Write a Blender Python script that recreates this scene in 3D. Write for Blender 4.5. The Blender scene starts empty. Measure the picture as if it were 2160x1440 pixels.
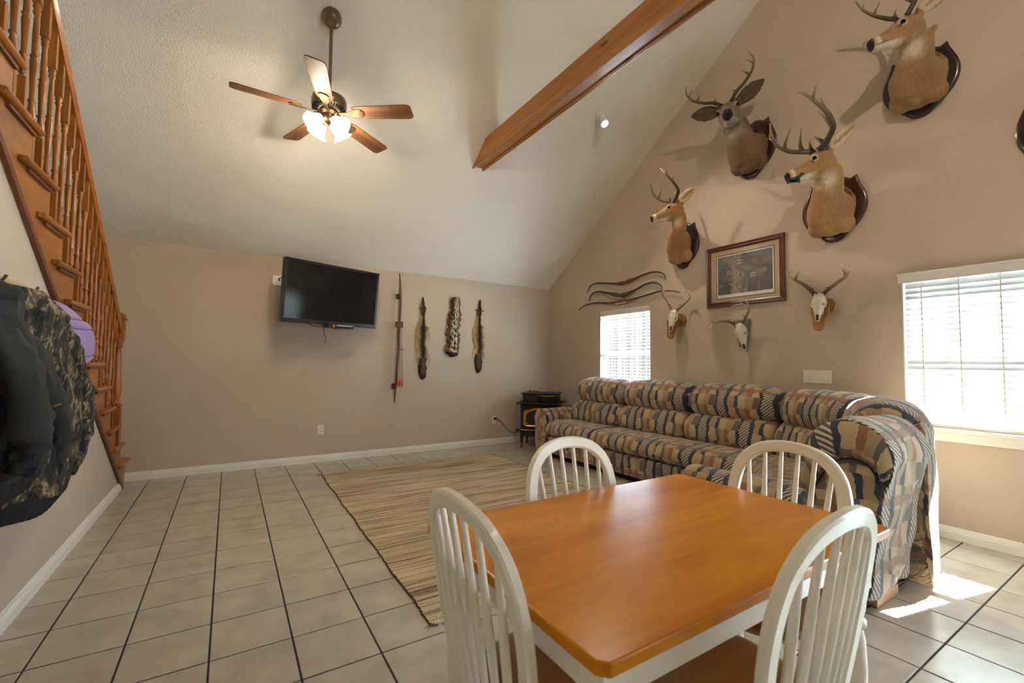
import bpy, bmesh, math, random
import numpy as np
from mathutils import Vector, Matrix

random.seed(7)
RNG = np.random.default_rng(7)
SC = bpy.context.scene
COL = SC.collection
PI = math.pi

# ------------------------------------------------------------------ camera
FPX = 941.0
YAW, PITCH, ROLL = math.radians(32.31), math.radians(2.68), math.radians(0.63)
CAMZ = 1.236
def cam_axes():
    cy, sy, cp, sp = math.cos(YAW), math.sin(YAW), math.cos(PITCH), math.sin(PITCH)
    F = Vector((sy*cp, cy*cp, sp)); r = Vector((cy, -sy, 0)); u = r.cross(F)
    c, s = math.cos(ROLL), math.sin(ROLL)
    return c*r + s*u, -s*r + c*u, F
CR, CU, CF = cam_axes()
cam_data = bpy.data.cameras.new('camera')
cam = bpy.data.objects.new('camera', cam_data); COL.objects.link(cam)
cam.matrix_world = Matrix(((CR.x, CU.x, -CF.x, 0), (CR.y, CU.y, -CF.y, 0), (CR.z, CU.z, -CF.z, CAMZ), (0, 0, 0, 1)))
cam_data.sensor_width = 36; cam_data.lens = FPX/2160*36; cam_data.clip_start = 0.05
cam_data.dof.use_dof = True; cam_data.dof.focus_distance = 4.3; cam_data.dof.aperture_fstop = 4.0
SC.camera = cam

# room planes (metres): back wall Y, right wall X, left (stair) wall X
B, W, LX = 5.90, 4.45, -0.83
H0, SL = 2.45, 0.711           # knee wall height, ceiling pitch
RIDGE, FRONT, OUT = 1.2, -3.5, -1.85
def ceil_z(y): return H0 + SL*(B - y) if y > RIDGE else H0 + SL*(B - RIDGE) - SL*(RIDGE - y)
def ray(x, y): return CF + CR*((x-1080)/FPX) - CU*((y-720)/FPX)
C0 = Vector((0, 0, CAMZ))
def onx(x, y, X): d = ray(x, y); return C0 + d*(X/d.x)
def ony(x, y, Y): d = ray(x, y); return C0 + d*(Y/d.y)
def onz(x, y, Z): d = ray(x, y); return C0 + d*((Z-CAMZ)/d.z)
def onwall(x, y, o=0.0): return onx(x, y, W-o)

# ------------------------------------------------------------------ world, sun, exposure
SUN_DIR = Vector((-0.90, 0.20, -0.985)).normalized()
world = bpy.data.worlds.new('sky'); SC.world = world; world.use_nodes = True
bgn = world.node_tree.nodes['Background']
bgn.inputs[0].default_value = (0.60, 0.82, 1.0, 1); bgn.inputs[1].default_value = 19
sd = bpy.data.lights.new('sun', 'SUN'); sd.energy = 240; sd.angle = 0.009; sd.color = (0.86, 0.94, 1.0)
sun = bpy.data.objects.new('sun', sd); COL.objects.link(sun)
sun.rotation_euler = SUN_DIR.to_track_quat('-Z', 'Y').to_euler()
def portal(name, loc, rot, sx, sy):
    l = bpy.data.lights.new(name, 'AREA'); l.shape = 'RECTANGLE'; l.size = sx; l.size_y = sy
    l.cycles.is_portal = True
    o = bpy.data.objects.new(name, l); COL.objects.link(o); o.location = loc; o.rotation_euler = rot
    return o
SC.view_settings.view_transform = 'Standard'; SC.view_settings.look = 'None'
SC.view_settings.gamma = 1; SC.view_settings.use_curve_mapping = False
SC.view_settings.exposure = 0.40
SC.cycles.sample_clamp_indirect = 60.0
SC.cycles.adaptive_threshold = 0.025
SC.cycles.max_bounces = 8; SC.cycles.diffuse_bounces = 5

# ------------------------------------------------------------------ materials
def srgb(r, g, b):
    def f(c):
        c /= 255.0
        return c/12.92 if c <= 0.04045 else ((c+0.055)/1.055)**2.4
    return (f(r), f(g), f(b), 1)
class NT:
    def __init__(s, name):
        s.m = bpy.data.materials.new(name); s.m.use_nodes = True
        s.t = s.m.node_tree; s.b = s.t.nodes['Principled BSDF']; s.out = s.t.nodes['Material Output']
    def n(s, typ, ins=None, **props):
        nd = s.t.nodes.new(typ)
        for k, v in props.items(): setattr(nd, k, v)
        for k, v in (ins or {}).items(): s.set(nd.inputs[k], v)
        return nd
    def set(s, sock, v):
        if isinstance(v, bpy.types.NodeSocket): s.t.links.new(v, sock)
        else: sock.default_value = v
    def p(s, **kw):
        for k, v in kw.items(): s.set(s.b.inputs[k.replace('_', ' ')], v)
        return s
    def math(s, op, a, b=0.0, c=None):
        nd = s.n('ShaderNodeMath', operation=op); s.set(nd.inputs[0], a); s.set(nd.inputs[1], b)
        if c is not None: s.set(nd.inputs[2], c)
        return nd.outputs[0]
    def coord(s, kind='Object', scale=(1, 1, 1), rot=(0, 0, 0), loc=(0, 0, 0)):
        tc = s.n('ShaderNodeTexCoord')
        mp = s.n('ShaderNodeMapping', {'Vector': tc.outputs[kind], 'Scale': scale, 'Rotation': rot, 'Location': loc})
        return mp.outputs[0]
    def noise(s, vec, scale, detail=3.0, rough=0.55, dist=0.0):
        nd = s.n('ShaderNodeTexNoise', {'Vector': vec, 'Scale': scale, 'Detail': detail, 'Roughness': rough, 'Distortion': dist})
        return nd.outputs[0]
    def ramp(s, fac, stops, interp='LINEAR'):
        nd = s.n('ShaderNodeValToRGB', {'Fac': fac}); cr = nd.color_ramp; cr.interpolation = interp
        while len(cr.elements) < len(stops): cr.elements.new(0.5)
        for e, (p, c) in zip(cr.elements, stops): e.position = p; e.color = c
        return nd.outputs[0]
    def mix(s, fac, a, b, blend='MIX'):
        nd = s.n('ShaderNodeMix', data_type='RGBA', blend_type=blend)
        s.set(nd.inputs[0], fac); s.set(nd.inputs[6], a); s.set(nd.inputs[7], b)
        return nd.outputs[2]
    def bump(s, h, strength=0.3, dist=0.01):
        nd = s.n('ShaderNodeBump', {'Height': h, 'Strength': strength, 'Distance': dist})
        s.set(s.b.inputs['Normal'], nd.outputs[0]); return s

def plain(name, col, rough=0.5, metal=0.0, var=0.06, vscale=8.0, bump=0.0, bscale=60.0, coat=0.0):
    t = NT(name); v = t.coord()
    nz = t.noise(v, vscale, 4.0)
    lo = tuple(c*(1-var) for c in col[:3])+(1,); hi = tuple(min(1, c*(1+var)) for c in col[:3])+(1,)
    t.p(Base_Color=t.ramp(nz, [(0.3, lo), (0.7, hi)]), Roughness=rough, Metallic=metal)
    if coat: t.p(Coat_Weight=coat, Coat_Roughness=0.12)
    if bump: t.bump(t.noise(v, bscale, 4.0), bump, 0.004)
    return t.m
def wood(name, c1, c2, axis='x', grain=22.0, along=1.6, rough=0.4, coat=0.0, fine=0.35, knots=False):
    t = NT(name)
    sc = {'x': (along, grain, grain), 'y': (grain, along, grain), 'z': (grain, grain, along)}[axis]
    v = t.coord('Object', sc)
    big = t.noise(v, 0.55, 3.0, 0.5, 0.8)
    fn = t.noise(v, 3.5, 5.0, 0.6, 0.2)
    f = t.math('ADD', t.math('MULTIPLY', big, 1-fine), t.math('MULTIPLY', fn, fine))
    col = t.ramp(f, [(0.34, c2), (0.5, tuple((a+b)/2 for a, b in zip(c1, c2))), (0.66, c1)])
    if knots:
        kv = t.coord('Object', {'x': (2.2, 7, 7), 'y': (7, 2.2, 7), 'z': (7, 7, 2.2)}[axis])
        vo = t.n('ShaderNodeTexVoronoi', {'Vector': kv, 'Scale': 1.0})
        k = t.ramp(vo.outputs['Distance'], [(0.06, (0.25, 0.18, 0.12, 1)), (0.13, (1, 1, 1, 1))])
        col = t.mix(1.0, col, k, 'MULTIPLY')
    t.p(Base_Color=col, Roughness=rough)
    if coat: t.p(Coat_Weight=coat, Coat_Roughness=0.15)
    t.bump(fn, 0.08, 0.002)
    return t.m
def vcol(name, rough=0.6, nscale=60.0, namt=0.25, bump=0.0, stretch=(1, 1, 1), coat=0.0, sheen=0.0):
    t = NT(name)
    a = t.n('ShaderNodeAttribute', attribute_name='Col')
    v = t.coord('Object', stretch)
    nz = t.noise(v, nscale, 4.0, 0.65)
    k = t.ramp(nz, [(0.25, (1-namt,)*3+(1,)), (0.75, (1+namt*0.6,)*3+(1,))])
    t.p(Base_Color=t.mix(1.0, a.outputs['Color'], k, 'MULTIPLY'), Roughness=rough)
    if coat: t.p(Coat_Weight=coat)
    if sheen: t.p(Sheen_Weight=sheen)
    if bump: t.bump(nz, bump, 0.006)
    return t.m

MT = {}
t = NT('beige_wall_paint'); v = t.coord()
t.p(Base_Color=t.ramp(t.noise(v, 1.3, 2.0), [(0.3, srgb(190, 171, 152)), (0.7, srgb(195, 176, 157))]), Roughness=0.75)
t.bump(t.noise(v, 90, 3.0), 0.12, 0.003); MT['wall'] = t.m
t = NT('ceiling_popcorn'); v = t.coord()
t.p(Base_Color=srgb(228, 220, 207), Roughness=0.9)
vo = t.n('ShaderNodeTexVoronoi', {'Vector': v, 'Scale': 120.0})
hh = t.math('ADD', t.math('MULTIPLY', vo.outputs['Distance'], -0.7), t.noise(v, 85, 3.0, 0.6))
t.bump(hh, 0.5, 0.008); MT['ceiling'] = t.m
t = NT('floor_tile'); v = t.coord('Object')
oi = t.n('ShaderNodeObjectInfo')
sh_ = t.n('ShaderNodeVectorMath', {0: oi.outputs['Location'], 1: (1.7, 2.3, 0.0)}, operation='MULTIPLY').outputs[0]
vv = t.n('ShaderNodeVectorMath', {0: v, 1: sh_}, operation='ADD').outputs[0]
nz = t.noise(vv, 5.0, 5.0, 0.55, 0.1)
c = t.ramp(nz, [(0.32, srgb(168, 157, 142)), (0.5, srgb(178, 167, 152)), (0.68, srgb(186, 175, 160))])
rv = t.ramp(oi.outputs['Random'], [(0, (0.95,)*3+(1,)), (1, (1.03,)*3+(1,))])
t.p(Base_Color=t.mix(1.0, c, rv, 'MULTIPLY'), Roughness=0.25, Specular_IOR_Level=0.75)
t.bump(t.noise(vv, 9, 2.0), 0.03, 0.002); MT['tile'] = t.m
MT['grout'] = plain('dark_grout', srgb(52, 50, 50), 0.9, var=0.15, vscale=30)
MT['white_trim'] = plain('white_trim_paint', srgb(226, 222, 213), 0.4, var=0.02)
MT['white_plastic'] = plain('white_plastic', srgb(226, 220, 205), 0.35, var=0.01)
MT['chair_white'] = plain('cream_white_chair_paint', srgb(226, 216, 199), 0.32, var=0.03, vscale=14, coat=0.3)
MT['oak_x'] = wood('stained_oak_crosswise', srgb(172, 102, 30), srgb(118, 64, 13), 'x', rough=0.38, coat=0.2)
MT['oak_y'] = wood('stained_oak_lengthwise', srgb(172, 102, 30), srgb(118, 64, 13), 'y', rough=0.38, coat=0.2)
MT['oak_z'] = wood('stained_oak_upright', srgb(172, 102, 30), srgb(118, 64, 13), 'z', rough=0.38, coat=0.2)
MT['oak_dark'] = wood('dark_stained_oak', srgb(120, 62, 24), srgb(84, 42, 16), 'y', rough=0.4)
MT['pine'] = wood('orange_stained_pine', srgb(176, 118, 48), srgb(134, 80, 24), 'y', 16, 1.0, rough=0.42, coat=0.15, knots=True)
MT['table'] = wood('honey_table_top', srgb(206, 134, 22), srgb(176, 100, 9), 'x', 9, 1.2, rough=0.26)
MT['table'].node_tree.nodes['Principled BSDF'].inputs['Specular IOR Level'].default_value = 0.2
MT['seat_oak'] = wood('honey_oak_seat', srgb(158, 98, 42), srgb(116, 66, 24), 'x', 14, 1.4, rough=0.35, coat=0.2)
MT['fan_blade'] = wood('walnut_fan_blade', srgb(126, 84, 46), srgb(72, 44, 22), 'x', 24, 1.5, rough=0.5, coat=0.0)
MT['antique_brass'] = plain('antique_brass', srgb(132, 112, 84), 0.32, metal=0.9, var=0.1)
MT['bright_brass'] = plain('polished_brass', srgb(190, 142, 66), 0.25, metal=1.0, var=0.12, vscale=30)
MT['mahogany'] = wood('mahogany_plaque', srgb(84, 38, 24), srgb(52, 22, 15), 'z', 16, 1.5, rough=0.25, coat=0.6)
MT['dark_walnut'] = wood('dark_walnut_plaque', srgb(56, 38, 30), srgb(34, 23, 19), 'z', 16, 1.5, rough=0.28, coat=0.5)
MT['honey_plaque'] = wood('honey_oak_plaque', srgb(172, 120, 62), srgb(134, 86, 38), 'z', 18, 1.5, rough=0.3, coat=0.4)
MT['grey_board'] = wood('weathered_grey_board', srgb(140, 130, 116), srgb(100, 92, 82), 'z', 20, 2, rough=0.8)
MT['backdrop_wood'] = wood('dark_brown_backdrop', srgb(46, 35, 27), srgb(32, 25, 20), 'z', 20, 2, rough=0.9)  # kept dark for the added backdrop behind the small blind
MT['frame_wood'] = wood('red_brown_frame_wood', srgb(112, 60, 32), srgb(74, 36, 18), 'y', 30, 2, rough=0.35, coat=0.3)
MT['black_plastic'] = plain('black_plastic', srgb(22, 22, 23), 0.3, var=0.1)
MT['screen'] = plain('glossy_dark_screen', srgb(20, 20, 22), 0.09, var=0.02)
MT['black_iron'] = plain('black_cast_iron', srgb(36, 36, 37), 0.45, metal=0.3, var=0.15, bump=0.1)
MT['stove_glass'] = plain('dark_stove_glass', srgb(22, 20, 18), 0.08, var=0.05)
MT['bronze_leg'] = plain('bronze_stove_leg', srgb(74, 52, 38), 0.45, metal=0.5)
MT['rubber'] = plain('black_cable', srgb(20, 20, 20), 0.5)
MT['silver'] = plain('brushed_silver', srgb(190, 190, 186), 0.3, metal=0.8, var=0.03)
MT['orange'] = plain('orange_plastic', srgb(226, 130, 30), 0.4)
MT['red'] = plain('red_feather', srgb(200, 44, 24), 0.6)
MT['mat_board'] = plain('tan_mat_board', srgb(186, 156, 120), 0.9, var=0.02)
MT['print_white'] = plain('print_paper', srgb(226, 222, 214), 0.8, var=0.01)
MT['black_line'] = plain('black_mat_line', srgb(30, 28, 26), 0.8)
MT['bow_dark'] = wood('dark_laminated_limb', srgb(62, 44, 32), srgb(30, 24, 22), 'y', 40, 3, rough=0.3, coat=0.4)
MT['bow_red'] = wood('reddish_riser_wood', srgb(128, 66, 38), srgb(84, 40, 22), 'y', 30, 3, rough=0.3, coat=0.4)
MT['bow_olive'] = wood('olive_riser_wood', srgb(108, 84, 52), srgb(54, 44, 36), 'y', 30, 3, rough=0.3, coat=0.4)
MT['bow_string'] = plain('bow_string', srgb(64, 48, 36), 0.8)
MT['longbow'] = wood('reddish_longbow_wood', srgb(116, 62, 38), srgb(78, 38, 24), 'z', 40, 2, rough=0.35, coat=0.3)
MT['leather'] = plain('brown_leather', srgb(92, 50, 34), 0.6, bump=0.2)
MT['arrow_wood'] = plain('cedar_arrow_shaft', srgb(150, 104, 62), 0.5)
MT['fur'] = vcol('deer_fur', 0.85, 55, 0.28, 0.35, (1, 1, 0.35), sheen=0.15)
MT['pelt'] = vcol('pelt_fur', 0.9, 45, 0.45, 0.6, (2.4, 2.4, 0.5))
MT['antler'] = vcol('antler', 0.55, 40, 0.25, 0.25)
MT['bone'] = vcol('bleached_bone', 0.6, 30, 0.12, 0.15)
MT['eye'] = plain('black_glass_eye', srgb(10, 8, 7), 0.05)
MT['nose'] = plain('black_nose', srgb(22, 19, 18), 0.3, bump=0.3)
MT['leaf'] = plain('dark_green_leaf', srgb(38, 56, 48), 0.5, var=0.3)
MT['paint'] = vcol('printed_wildlife_picture', 0.55, 90, 0.18)
t = NT('picture_glass'); t.p(Base_Color=(1, 1, 1, 1), Roughness=0.02, Alpha=0.06, Specular_IOR_Level=0.5); MT['pic_glass'] = t.m
t = NT('window_glass')
gl = t.n('ShaderNodeBsdfGlossy', {'Roughness': 0.02}); tr = t.n('ShaderNodeBsdfTransparent', {'Color': (0.96, 0.98, 0.97, 1)})
lw = t.n('ShaderNodeFresnel', {'IOR': 1.3})
mx = t.n('ShaderNodeMixShader', {0: lw.outputs[0], 1: tr.outputs[0], 2: gl.outputs[0]}); t.t.links.new(mx.outputs[0], t.out.inputs[0]); MT['glass'] = t.m
t = NT('white_blind_slat')
df = t.n('ShaderNodeBsdfPrincipled', {'Base Color': srgb(204, 206, 207), 'Roughness': 0.3, 'Specular IOR Level': 0.8})
tl = t.n('ShaderNodeBsdfTranslucent', {'Color': srgb(240, 238, 232)})
mx = t.n('ShaderNodeMixShader', {0: 0.02, 1: df.outputs[0], 2: tl.outputs[0]}); t.t.links.new(mx.outputs[0], t.out.inputs[0]); MT['slat'] = t.m
t = NT('lit_frosted_glass_shade')
t.p(Base_Color=srgb(250, 246, 236), Roughness=0.4, Emission_Color=(1.0, 0.90, 0.76, 1), Emission_Strength=4.0); MT['lit_shade'] = t.m
t = NT('lit_spot_lens')
t.p(Base_Color=srgb(250, 250, 246), Emission_Color=(1.0, 0.95, 0.88, 1), Emission_Strength=14.0); MT['lit_lens'] = t.m
MT['ground'] = plain('pale_concrete', srgb(150, 150, 146), 0.95, var=0.2, vscale=1.5)
MT['purple'] = plain('lavender_nylon', srgb(158, 132, 176), 0.42, var=0.06, bump=0.15, bscale=40)
MT['dark_cloth'] = plain('dark_olive_canvas', srgb(50, 47, 42), 0.9, var=0.2, vscale=10, bump=0.25, bscale=50)
MT['black_rib'] = plain('black_rib_knit', srgb(28, 28, 28), 0.95, bump=0.3, bscale=120)
MT['zip'] = plain('brass_zip', srgb(150, 120, 80), 0.4, metal=0.8)
# forest camouflage
t = NT('forest_camouflage'); v = t.coord('Object', (1.0, 1.0, 0.55))
n1 = t.noise(v, 24, 6.0, 0.65, 0.7); n2 = t.noise(t.coord('Object', (1, 1, 0.3), loc=(3, 1, 2)), 20, 5.0, 0.6, 2.0)
c1 = t.ramp(n1, [(0.40, srgb(24, 24, 23)), (0.50, srgb(50, 43, 34)), (0.555, srgb(112, 90, 62)), (0.62, srgb(160, 142, 114)), (0.70, srgb(44, 40, 34))])
c2 = t.ramp(n2, [(0.5, (1, 1, 1, 1)), (0.56, (0.22, 0.2, 0.18, 1))])
t.p(Base_Color=t.mix(0.85, c1, c2, 'MULTIPLY'), Roughness=0.85); t.bump(n1, 0.15, 0.004); MT['camo'] = t.m
# woven rug: streaks run across the room (x), rows stacked in y
t = NT('woven_jute_rug')
v = t.coord('Object', (1.3, 46, 1)); n1 = t.noise(v, 1.0, 4.0, 0.6, 0.25)
v2 = t.coord('Object', (0.5, 5, 1), loc=(4, 2, 0)); n2 = t.noise(v2, 1.0, 2.0)
f = t.math('ADD', t.math('MULTIPLY', n1, 0.78), t.math('MULTIPLY', n2, 0.25))
c = t.ramp(f, [(0.38, srgb(92, 75, 57)), (0.45, srgb(150, 127, 98)), (0.51, srgb(192, 170, 138)), (0.64, srgb(212, 193, 162))])
wv = t.n('ShaderNodeTexWave', {'Vector': t.coord('Object', (1, 0, 0)), 'Scale': 28.0, 'Distortion': 1.2, 'Detail': 2.0}, wave_type='BANDS', bands_direction='X')
wy = t.n('ShaderNodeTexWave', {'Vector': t.coord('Object', (0, 1, 0)), 'Scale': 22.0, 'Distortion': 0.8}, wave_type='BANDS', bands_direction='Y')
hw = t.math('MULTIPLY', wv.outputs['Fac'], wy.outputs['Fac'])
t.p(Base_Color=t.mix(0.35, c, t.ramp(hw, [(0.1, (0.45, 0.42, 0.38, 1)), (0.5, (1, 1, 1, 1))]), 'MULTIPLY'), Roughness=0.95)
t.bump(hw, 0.6, 0.008); MT['rug'] = t.m
MT['rug_edge'] = plain('dark_rug_binding', srgb(84, 68, 50), 0.95, var=0.3, vscale=40)
# sofa fabric, driven by UVs in metres (u along the seat, v round the girth)
def sofa_fabric():
    t = NT('southwest_stripe_upholstery')
    tc = t.n('ShaderNodeTexCoord'); uv = tc.outputs['UV']
    nv = t.n('ShaderNodeTexNoise', {'Vector': uv, 'Scale': 11.0, 'Detail': 1.5}); 
    sep = t.n('ShaderNodeSeparateXYZ', {0: uv}); u, v = sep.outputs[0], sep.outputs[1]
    wob = t.math('MULTIPLY', t.math('SUBTRACT', nv.outputs[0], 0.5), 0.060)
    P = 0.42
    row = t.math('FLOOR', t.math('DIVIDE', t.math('ADD', v, t.math('MULTIPLY', wob, 0.8)), 0.115))
    odd = t.math('MODULO', t.math('ABSOLUTE', row), 2.0)
    uu = t.math('ADD', u, wob)
    fr = t.math('FRACT', t.math('DIVIDE', uu, P))
    tan, sand, navy, olive, rust, grey = srgb(158, 132, 99), srgb(180, 154, 118), srgb(48, 56, 64), srgb(102, 92, 74), srgb(142, 94, 62), srgb(112, 104, 94)
    A = [(0, grey), (0.19, navy), (0.27, sand), (0.45, olive), (0.53, tan), (0.66, rust), (0.76, sand), (0.92, navy)]
    Bs = [(0, grey), (0.19, navy), (0.27, tan), (0.40, navy), (0.49, sand), (0.66, tan), (0.80, olive), (0.95, navy)]
    ca = t.ramp(fr, A, 'CONSTANT'); cb = t.ramp(fr, Bs, 'CONSTANT')
    c = t.mix(odd, ca, cb)
    # hatching in the grey fields
    wvv = t.n('ShaderNodeTexWave', {'Vector': uv, 'Scale': 21.0, 'Distortion': 0.6, 'Detail': 1.0}, wave_type='BANDS', bands_direction='DIAGONAL')
    hat = t.ramp(wvv.outputs['Fac'], [(0.42, srgb(78, 76, 74)), (0.58, srgb(196, 178, 148))])
    isg = t.math('LESS_THAN', fr, 0.19)
    c = t.mix(isg, c, hat)
    # rust bands running lengthwise
    fv = t.math('FRACT', t.math('DIVIDE', t.math('ADD', v, t.math('MULTIPLY', wob, 0.5)), 0.345))
    band = t.math('MULTIPLY', t.math('GREATER_THAN', fv, 0.40), t.math('LESS_THAN', fv, 0.53))
    keep = t.math('SUBTRACT', 1.0, t.math('MULTIPLY', t.math('GREATER_THAN', fr, 0.19), t.math('LESS_THAN', fr, 0.27)))
    c = t.mix(t.math('MULTIPLY', t.math('MULTIPLY', band, keep), 0.8), c, srgb(132, 86, 58))
    # chenille ribs
    rib = t.n('ShaderNodeTexWave', {'Vector': uv, 'Scale': 70.0, 'Distortion': 3.0, 'Detail': 2.0, 'Detail Scale': 3.0}, wave_type='BANDS', bands_direction='X')
    k = t.ramp(rib.outputs['Fac'], [(0.2, (0.72, 0.70, 0.68, 1)), (0.8, (1.08, 1.06, 1.03, 1))])
    t.p(Base_Color=t.mix(0.8, c, k, 'MULTIPLY'), Roughness=0.9, Sheen_Weight=0.35, Sheen_Roughness=0.5)
    t.bump(rib.outputs['Fac'], 0.3, 0.003)
    return t.m
MT['sofa'] = sofa_fabric()
MT['sofa_wood'] = wood('light_wood_sofa_base', srgb(176, 134, 98), srgb(150, 108, 74), 'x', rough=0.5)
MT['dark_gap'] = plain('black_dust_cover', srgb(24, 23, 22), 0.95)

# ------------------------------------------------------------------ mesh helpers
ORIG = {}
class MB:
    def __init__(s): s.v = []; s.f = []; s.c = []; s.uv = []
    def add(s, vs, fs, col=None, uv=None):
        o = len(s.v); n = len(vs)
        s.v.extend([tuple(p) for p in vs]); s.f.extend([tuple(i+o for i in f) for f in fs])
        if col is None: col = (0.5, 0.5, 0.5, 1)
        if isinstance(col, tuple): col = [col]*n
        s.c.extend(col)
        s.uv.extend(uv if uv is not None else [(0, 0)]*n)
        return s
    def box(s, x0, x1, y0, y1, z0, z1, col=None):
        vs = [(x, y, z) for z in (z0, z1) for y in (y0, y1) for x in (x0, x1)]
        return s.add(vs, [(0, 2, 3, 1), (4, 5, 7, 6), (0, 1, 5, 4), (2, 6, 7, 3), (0, 4, 6, 2), (1, 3, 7, 5)], col)
    def obox(s, c, ax, ay, az, hx, hy, hz):
        c, ax, ay, az = Vector(c), Vector(ax), Vector(ay), Vector(az)
        vs = [c + ax*(hx*i) + ay*(hy*j) + az*(hz*k) for k in (-1, 1) for j in (-1, 1) for i in (-1, 1)]
        return s.add(vs, [(0, 2, 3, 1), (4, 5, 7, 6), (0, 1, 5, 4), (2, 6, 7, 3), (0, 4, 6, 2), (1, 3, 7, 5)])
    def loft(s, rings, cap=True, cols=None, uvs=None, closed=True):
        n = len(rings[0]); vs = []; fs = []; cc = None if cols is None else []; uu = None if uvs is None else []
        for i, r in enumerate(rings):
            vs.extend(r)
            if cols is not None: cc.extend([cols[i]]*n if isinstance(cols[i], tuple) else cols[i])
            if uvs is not None: uu.extend(uvs[i])
        m = n if closed else n-1
        for i in range(len(rings)-1):
            for j in range(m):
                k = (j+1) % n
                fs.append((i*n+j, i*n+k, (i+1)*n+k, (i+1)*n+j))
        if cap and closed:
            fs.append(tuple(range(n-1, -1, -1))); fs.append(tuple((len(rings)-1)*n+j for j in range(n)))
        return s.add(vs, fs, cc, uu)
    def tube(s, pts, rad, n=8, cap=True, flat=1.0, up=None, cols=None):
        pts = [Vector(p) for p in pts]
        if not hasattr(rad, '__len__'): rad = [rad]*len(pts)
        rings = []; prev = None
        for i, p in enumerate(pts):
            d = (pts[min(i+1, len(pts)-1)] - pts[max(i-1, 0)]).normalized()
            if up is not None:
                a = Vector(up) - d*d.dot(Vector(up)); a.normalize()
            elif prev is None:
                a = d.orthogonal().normalized()
            else:
                a = prev - d*d.dot(prev); a.normalize()
            prev = a; b = d.cross(a)
            rings.append([p + a*(rad[i]*math.cos(2*PI*j/n)) + b*(rad[i]*flat*math.sin(2*PI*j/n)) for j in range(n)])
        return s.loft(rings, cap, cols)
    def lathe(s, prof, org=(0, 0, 0), axis=(0, 0, 1), n=16, cap=True, wob=0.0):
        org = Vector(org); ax = Vector(axis).normalized(); a = ax.orthogonal().normalized(); b = ax.cross(a)
        if abs(ax.z) > 0.99: a, b = Vector((1, 0, 0)), Vector((0, 1 if ax.z > 0 else -1, 0))
        rings = [[org + ax*z + a*(r*(1+wob*math.cos(6*2*PI*j/n))*math.cos(2*PI*j/n)) + b*(r*(1+wob*math.cos(6*2*PI*j/n))*math.sin(2*PI*j/n)) for j in range(n)] for r, z in prof]
        return s.loft(rings, cap)
    def prism(s, poly, org, ux, uy, uz, d0, d1):
        org, ux, uy, uz = Vector(org), Vector(ux), Vector(uy), Vector(uz); n = len(poly)
        r0 = [org + ux*a + uy*b + uz*d0 for a, b in poly]; r1 = [org + ux*a + uy*b + uz*d1 for a, b in poly]
        return s.loft([r0, r1])
    def ball(s, c, r, n=12, m=8, ax=None, col=None):
        c = Vector(c); rx, ry, rz = r if hasattr(r, '__len__') else (r, r, r)
        A = ax or (Vector((1, 0, 0)), Vector((0, 1, 0)), Vector((0, 0, 1)))
        rings = [[c + A[0]*(rx*math.sin(th)*math.cos(2*PI*j/n)) + A[1]*(ry*math.sin(th)*math.sin(2*PI*j/n)) - A[2]*(rz*math.cos(th)) for j in range(n)] for th in [0.02 + (PI-0.04)*i/m for i in range(m+1)]]
        return s.loft(rings, True, None if col is None else [col]*(m+1))
    def mesh(s, name, off=(0, 0, 0)):
        me = bpy.data.meshes.new(name); o = Vector(off)
        me.from_pydata([(p[0]-o.x, p[1]-o.y, p[2]-o.z) for p in s.v], [], s.f)
        return me
    def build(s, name, mat, parent=None, smooth=None, bevel=0.0, seg=2, vc=False, uv=False, fixn=True):
        root = parent
        while root is not None and root.parent is not None: root = root.parent
        off = ORIG.get(root.name, (0, 0, 0)) if root is not None else (0, 0, 0)
        me = s.mesh(name, off)
        if vc:
            a = me.color_attributes.new('Col', 'FLOAT_COLOR', 'POINT')
            a.data.foreach_set('color', np.array(s.c, dtype=np.float32).ravel())
        if uv:
            l = me.uv_layers.new(name='UVMap')
            vi = np.zeros(len(me.loops), dtype=np.int32); me.loops.foreach_get('vertex_index', vi)
            l.data.foreach_set('uv', np.array(s.uv, dtype=np.float32)[vi].ravel())
        if fixn:
            bm = bmesh.new(); bm.from_mesh(me); bmesh.ops.recalc_face_normals(bm, faces=bm.faces[:]); bm.to_mesh(me); bm.free()
        return finish(name, me, mat, parent, smooth, bevel, seg)
def finish(name, me, mat, parent=None, smooth=None, bevel=0.0, seg=2):
    me.materials.append(MT[mat] if isinstance(mat, str) else mat)
    o = bpy.data.objects.new(name, me); COL.objects.link(o)
    if parent is not None: o.parent = parent
    if smooth is not None:
        me.polygons.foreach_set('use_smooth', [True]*len(me.polygons))
        if smooth < 180: me.set_sharp_from_angle(angle=math.radians(smooth))
    if bevel:
        md = o.modifiers.new('bevel', 'BEVEL'); md.width = bevel; md.segments = seg; md.limit_method = 'ANGLE'; md.angle_limit = math.radians(40)
    return o
def tag(o, label=None, cat=None, group=None, kind=None):
    if label: o['label'] = label
    if cat: o['category'] = cat
    if group: o['group'] = group
    if kind: o['kind'] = kind
    return o
def thing(name, label, cat, loc=(0, 0, 0), group=None, local=False, rz=0.0):
    o = bpy.data.objects.new(name, None); COL.objects.link(o); o.empty_display_size = 0.1
    o.location = loc; o.rotation_euler = (0, 0, rz)
    ORIG[o.name] = (0, 0, 0) if local else tuple(loc)
    return tag(o, label, cat, group)
def dup(root, loc, rz, label, group=None):
    r = root.copy(); COL.objects.link(r); r.location = loc; r.rotation_euler = (0, 0, rz); r['label'] = label
    if group: r['group'] = group
    for ch in list(root.children):
        c = ch.copy(); COL.objects.link(c); c.parent = r
        for g in list(ch.children):
            d = g.copy(); COL.objects.link(d); d.parent = c
    return r
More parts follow.
